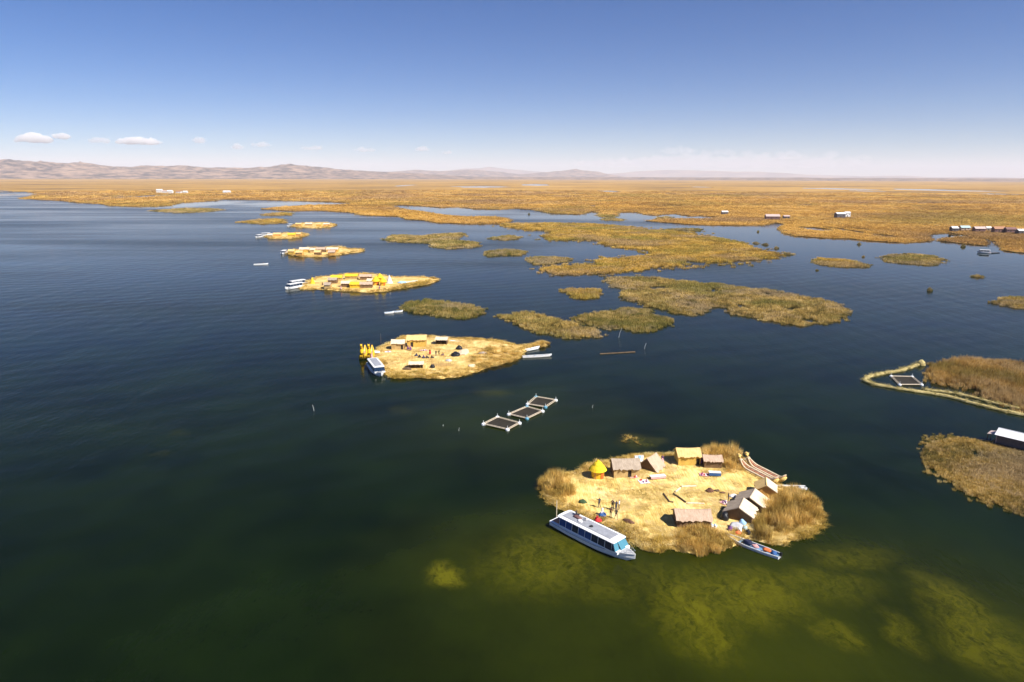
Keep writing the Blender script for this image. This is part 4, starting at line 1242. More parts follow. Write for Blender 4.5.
def blanket(loc, rz, w, d, mats, label, seed=0, bumps=6, name='craft_blanket'):
    """cloth laid on the straw with small wares on it"""
    r = random.Random(seed)
    o = empty(name, loc, rz, label, 'blanket', 'craft blankets on the straw')
    nx, ny = 8, 6; vs = []; fs = []
    for j in range(ny + 1):
        for i in range(nx + 1):
            vs.append(((i / nx - .5) * w + r.uniform(-.03, .03), (j / ny - .5) * d + r.uniform(-.03, .03), .10 + r.uniform(-.02, .03)))
    for j in range(ny):
        for i in range(nx):
            a = j * (nx + 1) + i; fs.append((a, a + 1, a + nx + 2, a + nx + 1))
    mb = MB(); mb.add(vs, fs); mb.build('cloth', M[mats[0]], o)
    for k in range(bumps):
        mb = MB()
        mb.tube([(0, 0, 0), (0, 0, r.uniform(.08, .22)), (0, 0, r.uniform(.24, .34))], [r.uniform(.1, .2), r.uniform(.08, .16), .04], 8)
        mb.build('ware', M[mats[1 + k % (len(mats) - 1)]], o, (r.uniform(-.42, .42) * w, r.uniform(-.4, .4) * d, .1), r.uniform(0, 3))
    return o
B_ = lambda x, y: at(x, y, TOP)
blanket(B_(644, 482), R(10), 1.7, 1.5, ['white_cloth', 'pink_cloth', 'red_cloth', 'violet_cloth'], 'pale pink craft blanket on the straw before the A-frame hut', 1)
blanket(B_(704, 475), R(-8), 1.5, 1.3, ['pink_cloth', 'red_cloth', 'white_cloth', 'violet_cloth'], 'red and pink craft blanket beside the blue stall table', 2)
blanket(B_(634, 477.5), R(4), 1.4, .6, ['pink_cloth', 'white_cloth', 'red_cloth'], 'narrow pink craft blanket below the grey thatched hut', 3, 4)
blanket(B_(711, 526), R(-30), 1.6, 1.0, ['white_cloth', 'black_cloth', 'sky_cloth', 'pink_cloth'], 'white blanket with dark wares right of the pink roofed shed', 4, 8)
blanket(B_(725, 503), R(30), 1.3, 1.2, ['pink_cloth', 'white_cloth', 'violet_cloth'], 'pink blanket at the left foot of the twin gabled huts', 5)

def stall_table(loc, rz, w, d, h, top, cloth, label):
    o = empty('stall_table', loc, rz, label, 'table', 'stall tables')
    MB().box((0, 0, h), (w, d, .06)).build('table_top', M[top], o)
    for sx in (-1, 1):
        for sy in (-1, 1):
            MB().box((sx * (w / 2 - .08), sy * (d / 2 - .08), h / 2 - .04), (.07, .07, h + .02)).build('leg', M['log_brown'], o)
    mb = MB(); mb.box((0, -d / 2 - .012, h * .62), (w * .98, .02, h * .66)); mb.build('hanging_cloth', M[cloth], o)
    return o
stall_table(B_(657.5, 478.5), R(12), 2.7, .8, .55, 'white_cloth', 'pink_cloth', 'long white topped stall table in front of the A-frame hut')
stall_table(B_(714.5, 476), R(-6), 2.0, .8, .75, 'white_cloth', 'blue_cloth', 'stall table with white top and blue front cloth before the dark shed')

def laundry_rack(loc, rz, label):
    o = empty('drying_rack', loc, rz, label, 'rack')
    for sx in (-1, 1):
        MB().tube([(sx * .8, -.35, -.1), (sx * .8, 0, 1.75)], .035, 6).build('leg', M['white_paint'], o)
        MB().tube([(sx * .8, .35, -.1), (sx * .8, 0, 1.7)], .035, 6).build('leg', M['white_paint'], o)
    for k, (z, y) in enumerate(((1.72, 0), (1.2, -.14), (.7, -.24))):
        MB().tube([(-.85, y, z), (.85, y, z)], .03, 6).build('rail', M['white_paint'], o)
    for k, (x, z, y, mt) in enumerate(((-.5, 1.42, -.09, 'white_cloth'), (.1, 1.45, -.08, 'sky_cloth'), (.6, 1.4, -.09, 'white_cloth'), (-.3, .9, -.22, 'sky_cloth'), (.4, .92, -.21, 'white_cloth'), (0, .42, -.32, 'navy_cloth'))):
        MB().box((x, y - .05, z), (.5, .03, .55), rx=R(-12)).build('cloth', M[mt], o)
    return o
laundry_rack(B_(638.5, 464.5), R(12), 'white and light blue rack of cloths between the grey and A-frame huts')

def log(a, b, r, mat, label, seed=0, group='logs on the straw'):
    rr = random.Random(seed)
    path = [a.lerp(b, t / 6) + Vector((rr.uniform(-.04, .04), rr.uniform(-.04, .04), 0)) for t in range(7)]
    o = MB().tube([p - a for p in path], [r * rr.uniform(.85, 1.1) for _ in path], 8).build('log', M[mat], None, a, smooth=False)
    return tag(o, label, 'log', group)
LZ = lambda x, y, z=.12: at(x, y, TOP + z)
log(LZ(663.5, 493.5), LZ(669, 501), .13, 'log_brown', 'left one of the two dark logs on the open straw', 1)
log(LZ(669, 501.5), LZ(673.5, 502), .11, 'log_brown', 'short dark stub across the end of the left dark log', 5)
log(LZ(673.5, 493.5), LZ(686, 502), .13, 'log_brown', 'longer dark log right of its dark twin on the straw', 2)
log(LZ(681.5, 486.5), LZ(696, 486), .17, 'log_pale', 'pale log lying across the middle of the straw', 3)
log(LZ(680, 488), LZ(675.5, 492), .16, 'log_pale', 'short pale log pointing at the long dark log', 6)
log(LZ(687.5, 503), LZ(704.5, 503.5), .14, 'log_pale', 'pale log at the foot of the long dark log', 4)
lump('heap', B_(710, 491.5), (1.3, .9, .55), 'brown_cloth', 'dark brown heap in the middle of the straw', 'heap', 1)
lump('heap', B_(717, 491), (1.0, .6, .3), 'log_brown', 'small low heap right of the dark brown heap', 'heap', 2)
lump('heap', B_(722.5, 493), (.9, .5, .25), 'brown_cloth', 'smallest low heap in the row near the twin huts', 'heap', 3)
lump('tarpaulin', B_(582.5, 502.5), (1.3, .9, .5), 'green_cloth', 'dark green bundle beside the left reed thicket', 'bundle', 4)
lump('tarpaulin', B_(628.5, 522), (1.9, .9, .45), 'brown_cloth', 'dark brown bundle on the bank near the tour boat bow', 'bundle', 5, rz=R(-35))
lump('tarpaulin', B_(724.5, 519), (1.3, 1.3, 1.1), 'black_plastic', 'round black cover beside the front twin hut', 'cover', 6)
lump('tarpaulin', B_(736, 527.5), (2.2, 1.4, .8), 'deck_grey', 'grey heap of gear in front of the twin gabled huts', 'heap', 7)
lump('tarpaulin', B_(742, 524), (1.2, .9, .7), 'sky_cloth', 'pale blue bundle on the heap beside the twin huts', 'bundle', 8)
lump('tarpaulin', B_(733.5, 496.5), (1.5, 1.1, .4), 'white_cloth', 'white bundle behind the rear twin hut', 'bundle', 9)
rr_ = random.Random(5)
for k, (x, y, c, l) in enumerate([(730, 530, 'violet_cloth', 'violet sack'), (745, 529.5, 'teal_roof', 'teal crate-like sack'), (739.5, 531, 'white_cloth', 'white sack'), (748, 533, 'black_cloth', 'black sack')]):
    lump('sack', B_(x, y), (.7, .6, .6), c, l + ' among the gear before the twin gabled huts', 'sack', 20 + k, 'sacks before the twin huts')

# mooring pole by the stern
def pole(px, py, h, r, label, mat='log_pale', lean=0.0):
    c = at(px, py, 0)
    o = MB().tube([(0, 0, -1.2), (lean * h * .5, 0, h * .5), (lean * h, 0, h)], [r, r * .95, r * .8], 7).build('mooring_pole', M[mat], None, c)
    return tag(o, label, 'pole', 'poles standing in the water')
pole(556.5, 517, 2.7, .07, 'pale mooring pole at the stern of the near tour boat')
pole(314.5, 411, 1.4, .035, 'lone pale stick in the open water at left', 'white_old', -.25)
pole(618, 337.5, 3.0, .05, 'white stick leaning in the water below the green rounded reed bed', 'white_old', .35)
pole(644, 349, 1.8, .045, 'small white stick right of the floating dark plank', 'white_old', .3)
pole(592, 408, .7, .035, 'short stick right of the fish cages', 'white_old', .3)
pole(458.5, 431, .7, .035, 'short stick left of the fish cages', 'white_old', .25)
pole(443, 426, .3, .06, 'stub of a float left of the fish cages', 'white_old', .2)
pole(381, 343, 3.0, .05, 'thin mooring pole behind the twin yellow dragon boats', 'log_brown')

# ---------------------------------------------------------------- boats
def hull_rings(L, Wd, zk, zd, sheer, n=15, bow=.55, xs0=-.5, stern_w=.82, flare=.75):
    """hull from stern (-x) to bow (+x): rings of gunwale, side, chine, keel"""
    out = []
    for i in range(n):
        t = i / (n - 1)
        x = (t - .5) * L
        b = 1.0 if t < bow else max(.02, math.cos((t - bow) / (1 - bow) * math.pi / 2) ** .75)
        b *= stern_w + (1 - stern_w) * min(1, t / .25)
        z = zd + sheer * max(0, (t - .4) / .6) ** 2
        kz = zk + (z - zk) * max(0, (t - .8) / .2) ** 2 * .55
        hw = Wd / 2 * b
        out.append([(x, -hw, z), (x, -hw * (.9 + .1 * flare), (z * .45 + kz * .55)), (x, -hw * flare * .8, kz), (x, hw * flare * .8, kz), (x, hw * (.9 + .1 * flare), (z * .45 + kz * .55)), (x, hw, z)])
    return out

def tour_boat(loc, rz, L, Wd, label, curtain='window_blue', panes=8, roof='grey_roofing', stern='stern_red', group='covered tour boats', detail=True, hc=1.35, zd=.8, front='windscreen'):
    o = empty('tour_boat', loc, rz, label, 'boat', group)
    rings = hull_rings(L, Wd, -.35, zd, .5)
    hull = MB().loft(rings).build('hull', M['white_paint'], o)
    # rubbing strake along the waterline
    for sy in (0, 5):
        pts = [Vector(r[sy]) + Vector((0, (-.03 if sy == 0 else .03), -.10)) for r in rings]
        MB().tube(pts, .05, 6).build('rubbing_strake', M['deck_grey'], hull)
    x0, x1 = -L * .36, L * .30
    hw = Wd * .44
    # cabin: sill, posts, roof with panes between the posts
    c = .08
    sill_h = .22
    MB().box(((x0 + x1) / 2, 0, zd + sill_h / 2), (x1 - x0, hw * 2, sill_h + .02)).build('cabin_sill', M['white_paint'], o)
    top = zd + hc
    wt = hw * .90
    for sy in (-1, 1):
        step = (x1 - x0) / panes
        for k in range(panes):
            a, b = x0 + k * step + .05, x0 + (k + 1) * step - .05
            mb = MB(); ys, yt = sy * (hw - .05), sy * (wt - .05)
            mb.slab((a, ys, zd + sill_h), (b, ys, zd + sill_h), (b, yt, top - .06), (a, yt, top - .06), .04 * -sy)
            mb.build('window_pane', M[curtain if k % 3 != 2 and k < panes * .72 else 'window_glass'], o)
        for k in range(panes + 1):
            a = x0 + k * step
            MB().tube([(a, sy * (hw - .04), zd + sill_h - .02), (a, sy * (wt - .04), top - .02)], .05, 5).build('window_post', M['white_paint'], o)
    MB().box((x0 + .04, 0, (zd + top) / 2), (.06, hw * 1.7, hc - .1)).build('stern_bulkhead', M['dark_wall'], o)
    # raked windscreen of three panes
    fx = x1 + .95
    for k, (ya, yb) in enumerate(((-.98, -.36), (-.32, .32), (.36, .98))):
        mb = MB(); mb.slab((fx - (.3 if k != 1 else 0), ya * hw, zd + .34), (fx - (.3 if k != 1 else 0), yb * hw, zd + .34), (x1 + .08, yb * wt * .94, top - .03), (x1 + .08, ya * wt * .94, top - .03), .04)
        mb.build('windscreen_pane', M[front], o)
    for sy in (-1, 1):
        mb = MB(); a = (x1 + .02, sy * hw, zd + .3); b = (fx - .32, sy * hw * .97, zd + .34)
        cc = (x1 + .1, sy * wt * .95, top - .06); d = (x1 + .02, sy * wt * .96, top - .06)
        mb.slab(a, b, cc, d, .03 * -sy); mb.build('side_screen', M['window_glass'], o)
    MB().box((x1 + .48, 0, zd + .16), (1.0, hw * 1.9, .36)).build('dashboard', M['white_paint'], o)
    rm = MB(); n = 10
    prof = [(-wt - .12, top - .04), (-wt - .12, top + .05), (-wt * .8, top + .13), (0, top + .17), (wt * .8, top + .13), (wt + .12, top + .05), (wt + .12, top - .04)]
    xs = [x0 - .5, x0 - .3, (x0 + x1) / 2, x1 + .05, x1 + .3]
    sc = [.93, 1, 1, 1, .9]
    rm.loft([[(x, y * s, z) for y, z in prof] for x, s in zip(xs, sc)])
    roof_o = rm.build('roof', M['white_paint'], o)
    pan = MB(); pl = (x1 - x0) * .93; pn = 5
    for k in range(pn):
        MB().box((x0 + .05 + pl * (k + .5) / pn, 0, top + .185), (pl / pn - .03, wt * 1.42, .03)).build('roof_panel', M[roof], roof_o)
    # bow deck, stern deck, rail
    dr = [(r[0][0], r[0][1] * .86, r[0][2] + .012) for r in rings if r[0][0] > x1 + .6]
    dl = [(x, -y, z) for x, y, z in dr]
    mb = MB(); vs = dr + dl[::-1]; mb.add(vs, [tuple(range(len(vs)))[::-1]]); mb.build('bow_deck', M['deck_grey'], o)
    MB().box((x0 - L * .065, 0, zd + .02), (L * .12, Wd * .62, .03)).build('stern_deck', M[stern], o)
    for sy in (-1, 1):
        pts = [Vector((r[0][0], -sy * abs(r[0][1]) * .93 * -1, r[0][2] + .42)) for r in rings if r[0][0] > x1 + .9]
        rail = MB().tube(pts, .025, 5).build('bow_rail', M['chrome'], o)
        for q in pts[::2]:
            MB().tube([q - Vector((0, 0, .42)), q], .02, 5).build('rail_post', M['chrome'], rail)
    MB().box((-L / 2 - .12, 0, .35), (.35, .4, .8)).build('outboard_motor', M['black_plastic'], o)
    return o

pa, pb = at(560, 521, .6), at(630, 556, .6)
boatA_c = (pa + pb) / 2; boatA_c.z = 0
boatA_rz = yaw_of(pa, pb)
tour_boat(boatA_c, boatA_rz, 14.6, 3.3, 'long white tour boat with blue windows moored at the nearest island')
def on_boat(lx, ly, z):
    return boatA_c + Matrix.Rotation(boatA_rz, 3, 'Z') @ Vector((lx, ly, z))
lump('bundle', on_boat(-3.2, .2, 2.36), (1.5, .8, .28), 'maroon', 'dark red bundle on the roof of the near tour boat', 'bundle', 41, rz=boatA_rz)
lump('bundle', on_boat(-2.3, -.3, 2.36), (.9, .6, .25), 'white_cloth', 'white bundle on the roof of the near tour boat', 'bundle', 42, rz=boatA_rz)
lump('bundle', on_boat(-.2, -.3, 2.36), (.6, .45, .22), 'black_cloth', 'small black bag on the middle of the near tour boat roof', 'bag', 43)
def roof_chair(loc, rz, label, mat):
    o = empty('folded_chair', loc, rz, label, 'chair')
    MB().box((0, 0, .1), (.5, .5, .05)).build('seat', M[mat], o)
    MB().box((-.26, 0, .34), (.05, .5, .5), ry=R(-14)).build('backrest', M[mat], o)
    for sx in (-1, 1):
        for sy in (-1, 1): MB().box((sx * .2, sy * .2, .03), (.04, .04, .1)).build('leg', M['chrome'], o)
roof_chair(on_boat(-3.7, .8, 2.36), boatA_rz + .4, 'low dark seat on the stern end of the near tour boat roof', 'black_cloth')
roof_chair(on_boat(-2.0, .5, 2.36), boatA_rz + 2, 'low white seat on the near tour boat roof behind the bundles', 'white_cloth')

def skiff(loc, rz, L, Wd, label, outer='white_paint', inner='deck_grey', load=(), motor=True, group='open skiffs', cat='boat', zd=.42):
    o = empty('skiff', loc, rz, label, cat, group)
    rings = hull_rings(L, Wd, -.2, zd, .3, 13, .5, stern_w=.75)
    mb = MB(); mb.loft(rings, cap=False, closed=False)
    mb.add(rings[0], [tuple(range(6))])
    inn = [[(p[0] * .985, p[1] * .86, p[2] - (.0 if j in (0, 5) else -.06)) for j, p in enumerate(r)] for r in rings]
    mb.build('hull', M[outer], o)
    m2 = MB(); m2.loft([[(x, y, max(z, .02) + .02) for x, y, z in r] for r in inn], cap=False, closed=False); m2.build('inner_hull', M[inner], o)
    for j in (0, 5):
        MB().tube([Vector(r[j]) + Vector((0, (.03 if j == 0 else -.03), .01)) for r in rings], .05, 6).build('gunwale', M[outer], o)
    for t in (-.3, -.05, .2):
        wdt = Wd * (.8 if t < .1 else .62)
        MB().box((t * L, 0, zd - .06), (.28, wdt, .04)).build('thwart', M['hull_blue'], o)
    if motor:
        mo = MB().box((-L / 2 - .1, 0, zd + .18), (.28, .3, .5)).build('outboard_motor', M['black_plastic'], o)
        MB().box((-L / 2 - .14, 0, zd - .35), (.12, .1, .7)).build('motor_leg', M['chrome'], mo)
    return o
pa, pb = at(777, 555, .3), at(727, 536.5, .3)
c = (pa + pb) / 2; c.z = 0
skA, skR = c, yaw_of(pa, pb)
skiff(c, skR, 8.0, 1.6, 'white and blue skiff with an outboard motor at the front bank', 'white_paint', 'hull_blue')
def on_sk(lx, ly, z): return skA + Matrix.Rotation(skR, 3, 'Z') @ Vector((lx, ly, z))
lump('bundle', on_sk(-2.2, 0, .42), (1.3, .7, .35), 'orange_cloth', 'orange bundle in the skiff at the front bank', 'bundle', 51, rz=skR)
lump('bundle', on_sk(-3.2, .1, .42), (.8, .7, .4), 'blue_cloth', 'blue bundle at the motor end of the front skiff', 'bundle', 52, rz=skR)
lump('bundle', on_sk(.6, -.2, .42), (1.4, .7, .5), 'navy_cloth', 'dark blue cover over the middle of the front skiff', 'bundle', 53, rz=skR)
lump('bundle', on_sk(-.6, .1, .42), (1.0, .6, .3), 'pink_cloth', 'pink bundle in the middle of the front skiff', 'bundle', 54, rz=skR)
lump('bundle', B_(738, 533.5), (1.0, .6, .4), 'orange_cloth', 'orange bundle on the bank above the front skiff', 'bundle', 55)
pa, pb = at(805, 488, .2), at(777, 488, .2)
c = (pa + pb) / 2; c.z = 0
skiff(c, yaw_of(pa, pb), 5.0, 1.1, 'narrow white skiff showing behind the widest reed thicket', 'white_paint', 'white_old', motor=False)
pa, pb = at(733, 461, .2), at(748, 461.5, .2)
c = (pa + pb) / 2; c.z = 0
skiff(c, yaw_of(pa, pb), 3.6, 1.0, 'small white skiff behind the raised reed boat prows', 'white_paint', 'white_old', motor=False)

def reed_boat(loc, rz, L, label, cols=('boat_gold', 'boat_red', 'boat_cream'), rise=2.0, rad=.42, group='reed boats', head=True, rise2=None):
    """banana-shaped bundle boat: side rolls, floor roll, bindings and an animal-head prow at +x"""
    o = empty('reed_boat', loc, rz, label, 'reed boat', group)
    rise2 = rise * .7 if rise2 is None else rise2
    n = 17
    def curve(y, z, sc=1.0, up=0.0):
        pts, rd = [], []
        for i in range(n):
            t = i / (n - 1) * 2 - 1
            rr_ = rise if t > 0 else rise2
            e = max(0, abs(t) - .45) / .55
            pts.append(((t * L / 2) * (1 - .05 * e * e), y * (1 - .85 * e ** 1.5), z + up + rr_ * e ** 2.0))
            rd.append(rad * sc * (1 - .62 * e ** 1.3))
        return pts, rd
    for sy in (-1, 1):
        p_, r_ = curve(sy * rad * 1.25, .18); MB().tube(p_, r_, 10).build('side_roll', M[cols[0]], o, smooth=True)
        p_, r_ = curve(sy * rad * 1.15, .18 + rad * .95, .45); MB().tube(p_, r_, 8).build('rim_roll', M[cols[1]], o, smooth=True)
        p_, r_ = curve(sy * rad * .62, .12 + rad * .75, .36); MB().tube(p_, r_, 8).build('inner_roll', M[cols[2]], o, smooth=True)
    p_, r_ = curve(0, .0, .9); keel = MB().tube(p_, r_, 8).build('keel_roll', M[cols[0]], o, smooth=True)
    for t in (-.62, -.36, -.1, .16, .42, .66):
        e = max(0, abs(t) - .45) / .55
        z = .2 + (rise if t > 0 else rise2) * e ** 2
        k = 14; w = rad * 2.35 * (1 - .6 * e)
        ring = [(t * L / 2, w * math.cos(a), z + .1 + rad * 1.15 * (1 - .5 * e) * math.sin(a)) for a in [2 * math.pi * q / k for q in range(k)]]
        MB().tube(ring + ring[:1], .03, 5).build('binding', M['log_brown'], keel)
    if head:
        hx, hz_ = L / 2 * .95, .18 + rise
        hd = MB().tube([(hx - .1, 0, hz_ - .2), (hx + .05, 0, hz_ + .35), (hx + .2, 0, hz_ + .75), (hx + .55, 0, hz_ + .88), (hx + .95, 0, hz_ + .72)], [.3, .3, .34, .3, .14], 10).build('animal_head', M[cols[0]], o, smooth=True)
        for sy in (-1, 1):
            MB().tube([(hx + .25, sy * .2, hz_ + .95), (hx + .12, sy * .26, hz_ + 1.25)], [.09, .02], 6).build('ear', M[cols[1]], hd)
        MB().tube([(hx - .02, 0, hz_ + .1), (hx + .06, 0, hz_ + .34)], [.36, .36], 10).build('collar', M[cols[1]], hd)
    return o
pa, pb = at(781, 486, .5), at(739, 464, .5)
for k, (off, lab) in enumerate(((0.0, 'front one of the two striped reed boats at the back shore'), (1.75, 'rear one of the two striped reed boats at the back shore'))):
    d = (pb - pa).normalized(); nrm = Vector((d.y, -d.x, 0))
    c = (pa + pb) / 2 + nrm * (off - .3); c.z = .1
    reed_boat(c, yaw_of(pa, pb), (pb - pa).length * .93, lab, ('boat_gold', 'boat_cream', 'boat_red'), 1.15, .5, rise2=1.2)

# ---------------------------------------------------------------- fish cages and the reed boom
def fish_cage(corners, label, group='floating fish cages', float_mats=('float_white', 'float_blue')):
    pts = [at(x, y, 0) for x, y in corners]
    c = sum(pts, Vector()) / 4
    o = empty('fish_cage', c, 0, label, 'fish cage', group)
    q = [p - c for p in pts]
    for i in range(4):
        a, b = q[i], q[(i + 1) % 4]
        e = (b - a).normalized() * .25
        n_ = Vector((-e.y, e.x, 0)) * .8
        for s in (-1, 1):
            MB().tube([a - e + n_ * s + Vector((0, 0, .28)), b + e + n_ * s + Vector((0, 0, .28))], .075, 7).build('walkway_pole', M['cage_pole'], o)
        for k in range(1, 6):
            m = a.lerp(b, k / 6)
            MB().box(m + Vector((0, 0, .35)), (.10, .5, .04), math.atan2(e.y, e.x)).build('walkway_slat', M['cage_pole'], o)
    for i, p in enumerate(q):
        MB().tube([p + Vector((0, 0, -.25)), p + Vector((0, 0, -.1)), p + Vector((0, 0, .3)), p + Vector((0, 0, .42))], [.38, .42, .42, .32], 12).build('float', M[float_mats[(i + len(label)) % 2 if i % 2 else 0]], o)
        MB().tube([p + Vector((0, 0, .4)), p + Vector((0, 0, 1.0))], .05, 6).build('corner_post', M['white_paint'], o)
    inn = [p * .9 for p in q]
    nv = 9; vs, fs = [], []
    for j in range(nv):
        for i in range(nv):
            u, v = i / (nv - 1), j / (nv - 1)
            p = inn[0].lerp(inn[1], u).lerp(inn[3].lerp(inn[2], u), v)
            e = min(u, v, 1 - u, 1 - v) * 2
            vs.append((p.x, p.y, .26 - .16 * min(1, e * 2)))
    for j in range(nv - 1):
        for i in range(nv - 1):
            a = j * nv + i; fs.append((a, a + 1, a + nv + 1, a + nv))
    MB().add(vs, fs).build('net_cover', M['net'], o)
    return o
fish_cage([(483.5, 425), (497.4, 418), (519.5, 424), (507.5, 430.5)], 'front fish cage of the row of three, nearest the viewer')
fish_cage([(508.8, 415.2), (526.8, 407.6), (542.5, 412), (527, 419.5)], 'middle fish cage of the row of three')
fish_cage([(527.5, 405), (536, 397.6), (555.8, 401), (545.5, 408)], 'rear fish cage of the row of three')
fish_cage([(891, 377), (912, 377.5), (921.5, 385.5), (899.5, 385.5)], 'lone fish cage inside the bend of the floating reed boom', float_mats=('float_white', 'float_white'))

def boom(px, r, label, seed, mat):
    path = []
    for i in range(len(px) - 1):
        a, b = at(*px[i], 0), at(*px[i + 1], 0)
        k = max(2, int((b - a).length / 1.1))
        path += [a.lerp(b, j / k) for j in range(k)]
    path.append(at(*px[-1], 0))
    for _ in range(3): path = [path[0]] + [path[i] * .5 + (path[i - 1] + path[i + 1]) * .25 for i in range(1, len(path) - 1)] + [path[-1]]
    rr = random.Random(seed)
    path = [p + Vector((rr.uniform(-.12, .12), rr.uniform(-.12, .12), .12)) for p in path]
    o = MB().tube([p - path[0] for p in path], [r * rr.uniform(.8, 1.2) for _ in path], 9, sq=.6).build('reed_boom', M[mat], None, path[0])
    tag(o, label, 'reed boom', 'floating reed booms')
    g = []
    for p in path:
        for _ in range(5): g.append((p.x - path[0].x + rr.uniform(-r, r), p.y - path[0].y + rr.uniform(-r, r)))
    g = np.array(g); n = len(g); s = nrng.uniform(.6, 1.0, n)
    scatter('loose_reeds', 'boom_reed', g, np.full(n, .12), np.column_stack([s, s, s * .35]), o, .5)
BOOM = [(921, 363.5), (912, 367), (901, 371), (888, 372.8), (871, 376), (863.5, 379.5), (865.5, 383), (875, 385), (896, 389), (921, 392.5), (946, 396.3), (970, 403), (995, 409.6), (1024, 415.6), (1070, 425)]
boom(BOOM, .62, 'bent straw-coloured reed boom curving round the lone fish cage', 1, 'boom_reed')
boom([(925, 390), (946, 392.5), (962, 394.8), (975, 398.5), (990, 402.5), (1010, 407), (1050, 416)], .45, 'short second reed boom beside the long bent one', 2, 'boom_reed')
lump('reed_bale', at(921, 364.5, .1), (2.2, 2.0, 1.3), 'boom_reed', 'round straw bale at the tip of the reed boom', 'bale', 61)

# long house at the right edge
def long_house(loc, rz, w, d, label):
    o = empty('long_house', loc, rz, label, 'house')
    MB().box((0, 0, .25), (w + 1.2, d + 1.4, .5)).build('raft_floor', M['log_brown'], o)
    for sx in (-1, 1):
        MB().loft([[(sx * (w / 2) + t, y, z) for y, z in ((-d / 2, .5), (d / 2, .5), (d / 2, 2.3), (0, 3.0), (-d / 2, 2.3))] for t in (-.06, .06)]).build('gable_wall', M['pink_roof'] if sx < 0 else M['dark_wall'], o)
    n = 9
    for k in range(n):
        a = -w / 2 + .07 + (w - .14) * (k + .5) / n
        MB().box((a, -d / 2, 1.4), ((w - .14) / n - .02, .08, 1.8)).build('wall_panel', M['dark_wall'], o)
    MB().box((0, d / 2, 1.4), (w - .14, .08, 1.8)).build('back_wall', M['dark_wall'], o)
    for k in range(n):
        for sy in (-1, 1):
            a, b = -w / 2 - .3 + (w + .6) * k / n + .01, -w / 2 - .3 + (w + .6) * (k + 1) / n - .01
            z = 3.04 + rnd.uniform(0, .015)
            q = ((a, 0, z), (b, 0, z), (b, sy * (d / 2 + .45), 2.2), (a, sy * (d / 2 + .45), 2.2))
            MB().slab(*(q if sy > 0 else q), .035 * sy).build('roof_sheet', M['metal_sheet'], o)
    MB().tube([(-w / 2 - .3, 0, 3.07), (w / 2 + .3, 0, 3.07)], .09, 7).build('ridge_cap', M['metal_sheet'], o)
    # porch at the near end
    MB().slab((-w / 2 - 1.7, -d * .38, 1.75), (-w / 2 - .1, -d * .38, 2.05), (-w / 2 - .1, d * .38, 2.05), (-w / 2 - 1.7, d * .38, 1.75), .05).build('porch_roof', M['pink_roof'], o)
    for sy in (-1, 1): MB().tube([(-w / 2 - 1.55, sy * d * .34, -.6), (-w / 2 - 1.55, sy * d * .34, 1.78)], .06, 6).build('porch_post', M['log_brown'], o)
    return o
pa, pb = at(993, 443, .3), at(1040, 454.5, .3)
rz = yaw_of(pa, pb)
c = pa + Matrix.Rotation(rz, 3, 'Z') @ Vector((6.6, 1.9, 0)); c.z = -.1
long_house(c, rz, 12.5, 3.4, 'long dark house with white metal roof at the right picture edge')

# floating plank and far kayak
pa, pb = at(600, 354, .05), at(635, 352, .05)
log(pa, pb, .22, 'log_brown', 'thin dark plank afloat right of the second settled island', 9, None)

# ---------------------------------------------------------------- second settled island
ISLE_B = [(368, 357), (373, 350), (385, 345), (400, 338), (425, 336), (450, 337), (480, 339), (500, 342), (515, 346), (522, 347), (530, 345.5), (545, 341), (552, 343), (549, 346.5), (536, 348), (526, 353.5), (520, 361), (500, 367),
          (480, 371), (455, 376), (430, 378.5), (405, 379.5), (386, 379.5), (379, 372), (371, 363)]
floating_island(ISLE_B, 'second floating reed island with a long bare tail to the right', 'straw_far', 1.3, .085, 2, straw=1.1, step=3.0)
hut(on(398.5, 348.5), R(2), 3.7, 2.9, 1.9, .75, 'roof_pale', 'wall_tan', 'left pale hut with a dark side door on the second island', door=(1.2, .7, 1.4), seed=21, gable='wall_brown')
hut(on(417, 345.5), R(5), 5.6, 3.6, 2.2, .95, 'roof_gold', 'wall_gold', 'tallest long golden hut on the second island', door=(-1.4, .8, 1.5), seed=22, gable='wall_brown')
hut(on(442, 343.5), R(-3), 3.4, 3.0, 1.5, .5, 'roof_pale', 'wall_brown', 'low open shed right of the tallest hut on the second island', seed=23, open_front=True, cat='shed')
hut(on(416.5, 367.5), R(3), 3.6, 2.2, 1.2, .4, 'roof_pale', 'wall_tan', 'small shed on the front bank of the second island', seed=24, cat='shed', open_front=True)
def windbreak(loc, rz, w, label):
    o = empty('windbreak', loc, rz, label, 'windbreak')
    for k in range(6):
        MB().box(((k - 2.5) * w / 6, 0, .45), (w / 6 - .04, .12, .95 + rnd.uniform(-.08, .08))).build('mat_panel', M['wall_tan'], o)
    for k in (-1, 0, 1): MB().tube([(k * w / 2.1, .12, -.1), (k * w / 2.1, .12, 1.2)], .05, 6).build('post', M['log_brown'], o)
windbreak(on(441, 366.5), R(6), 5.2, 'low reed-mat windbreak on the front of the second island')
lump('tarpaulin', at(455.5, 355.5, TOP), (2.6, 2.6, 1.0), 'black_plastic', 'lower black cover heap in the middle of the second island', 'cover', 71)
lump('tarpaulin', at(459, 349, TOP), (2.0, 2.0, 1.0), 'black_plastic', 'upper black cover heap beside the white boat of the second island', 'cover', 72)
lump('tarpaulin', at(432.5, 367.5, TOP), (1.4, 1.4, .9), 'black_plastic', 'small black heap at the left end of the windbreak', 'cover', 73)
lump('tarpaulin', at(448.5, 361, TOP), (1.8, 1.2, .6), 'deck_grey', 'grey heap behind the windbreak on the second island', 'heap', 74)
lump('tarpaulin', at(407, 369.5, TOP), (2.4, .9, .7), 'log_brown', 'low dark woodpile left of the small front shed', 'heap', 75)
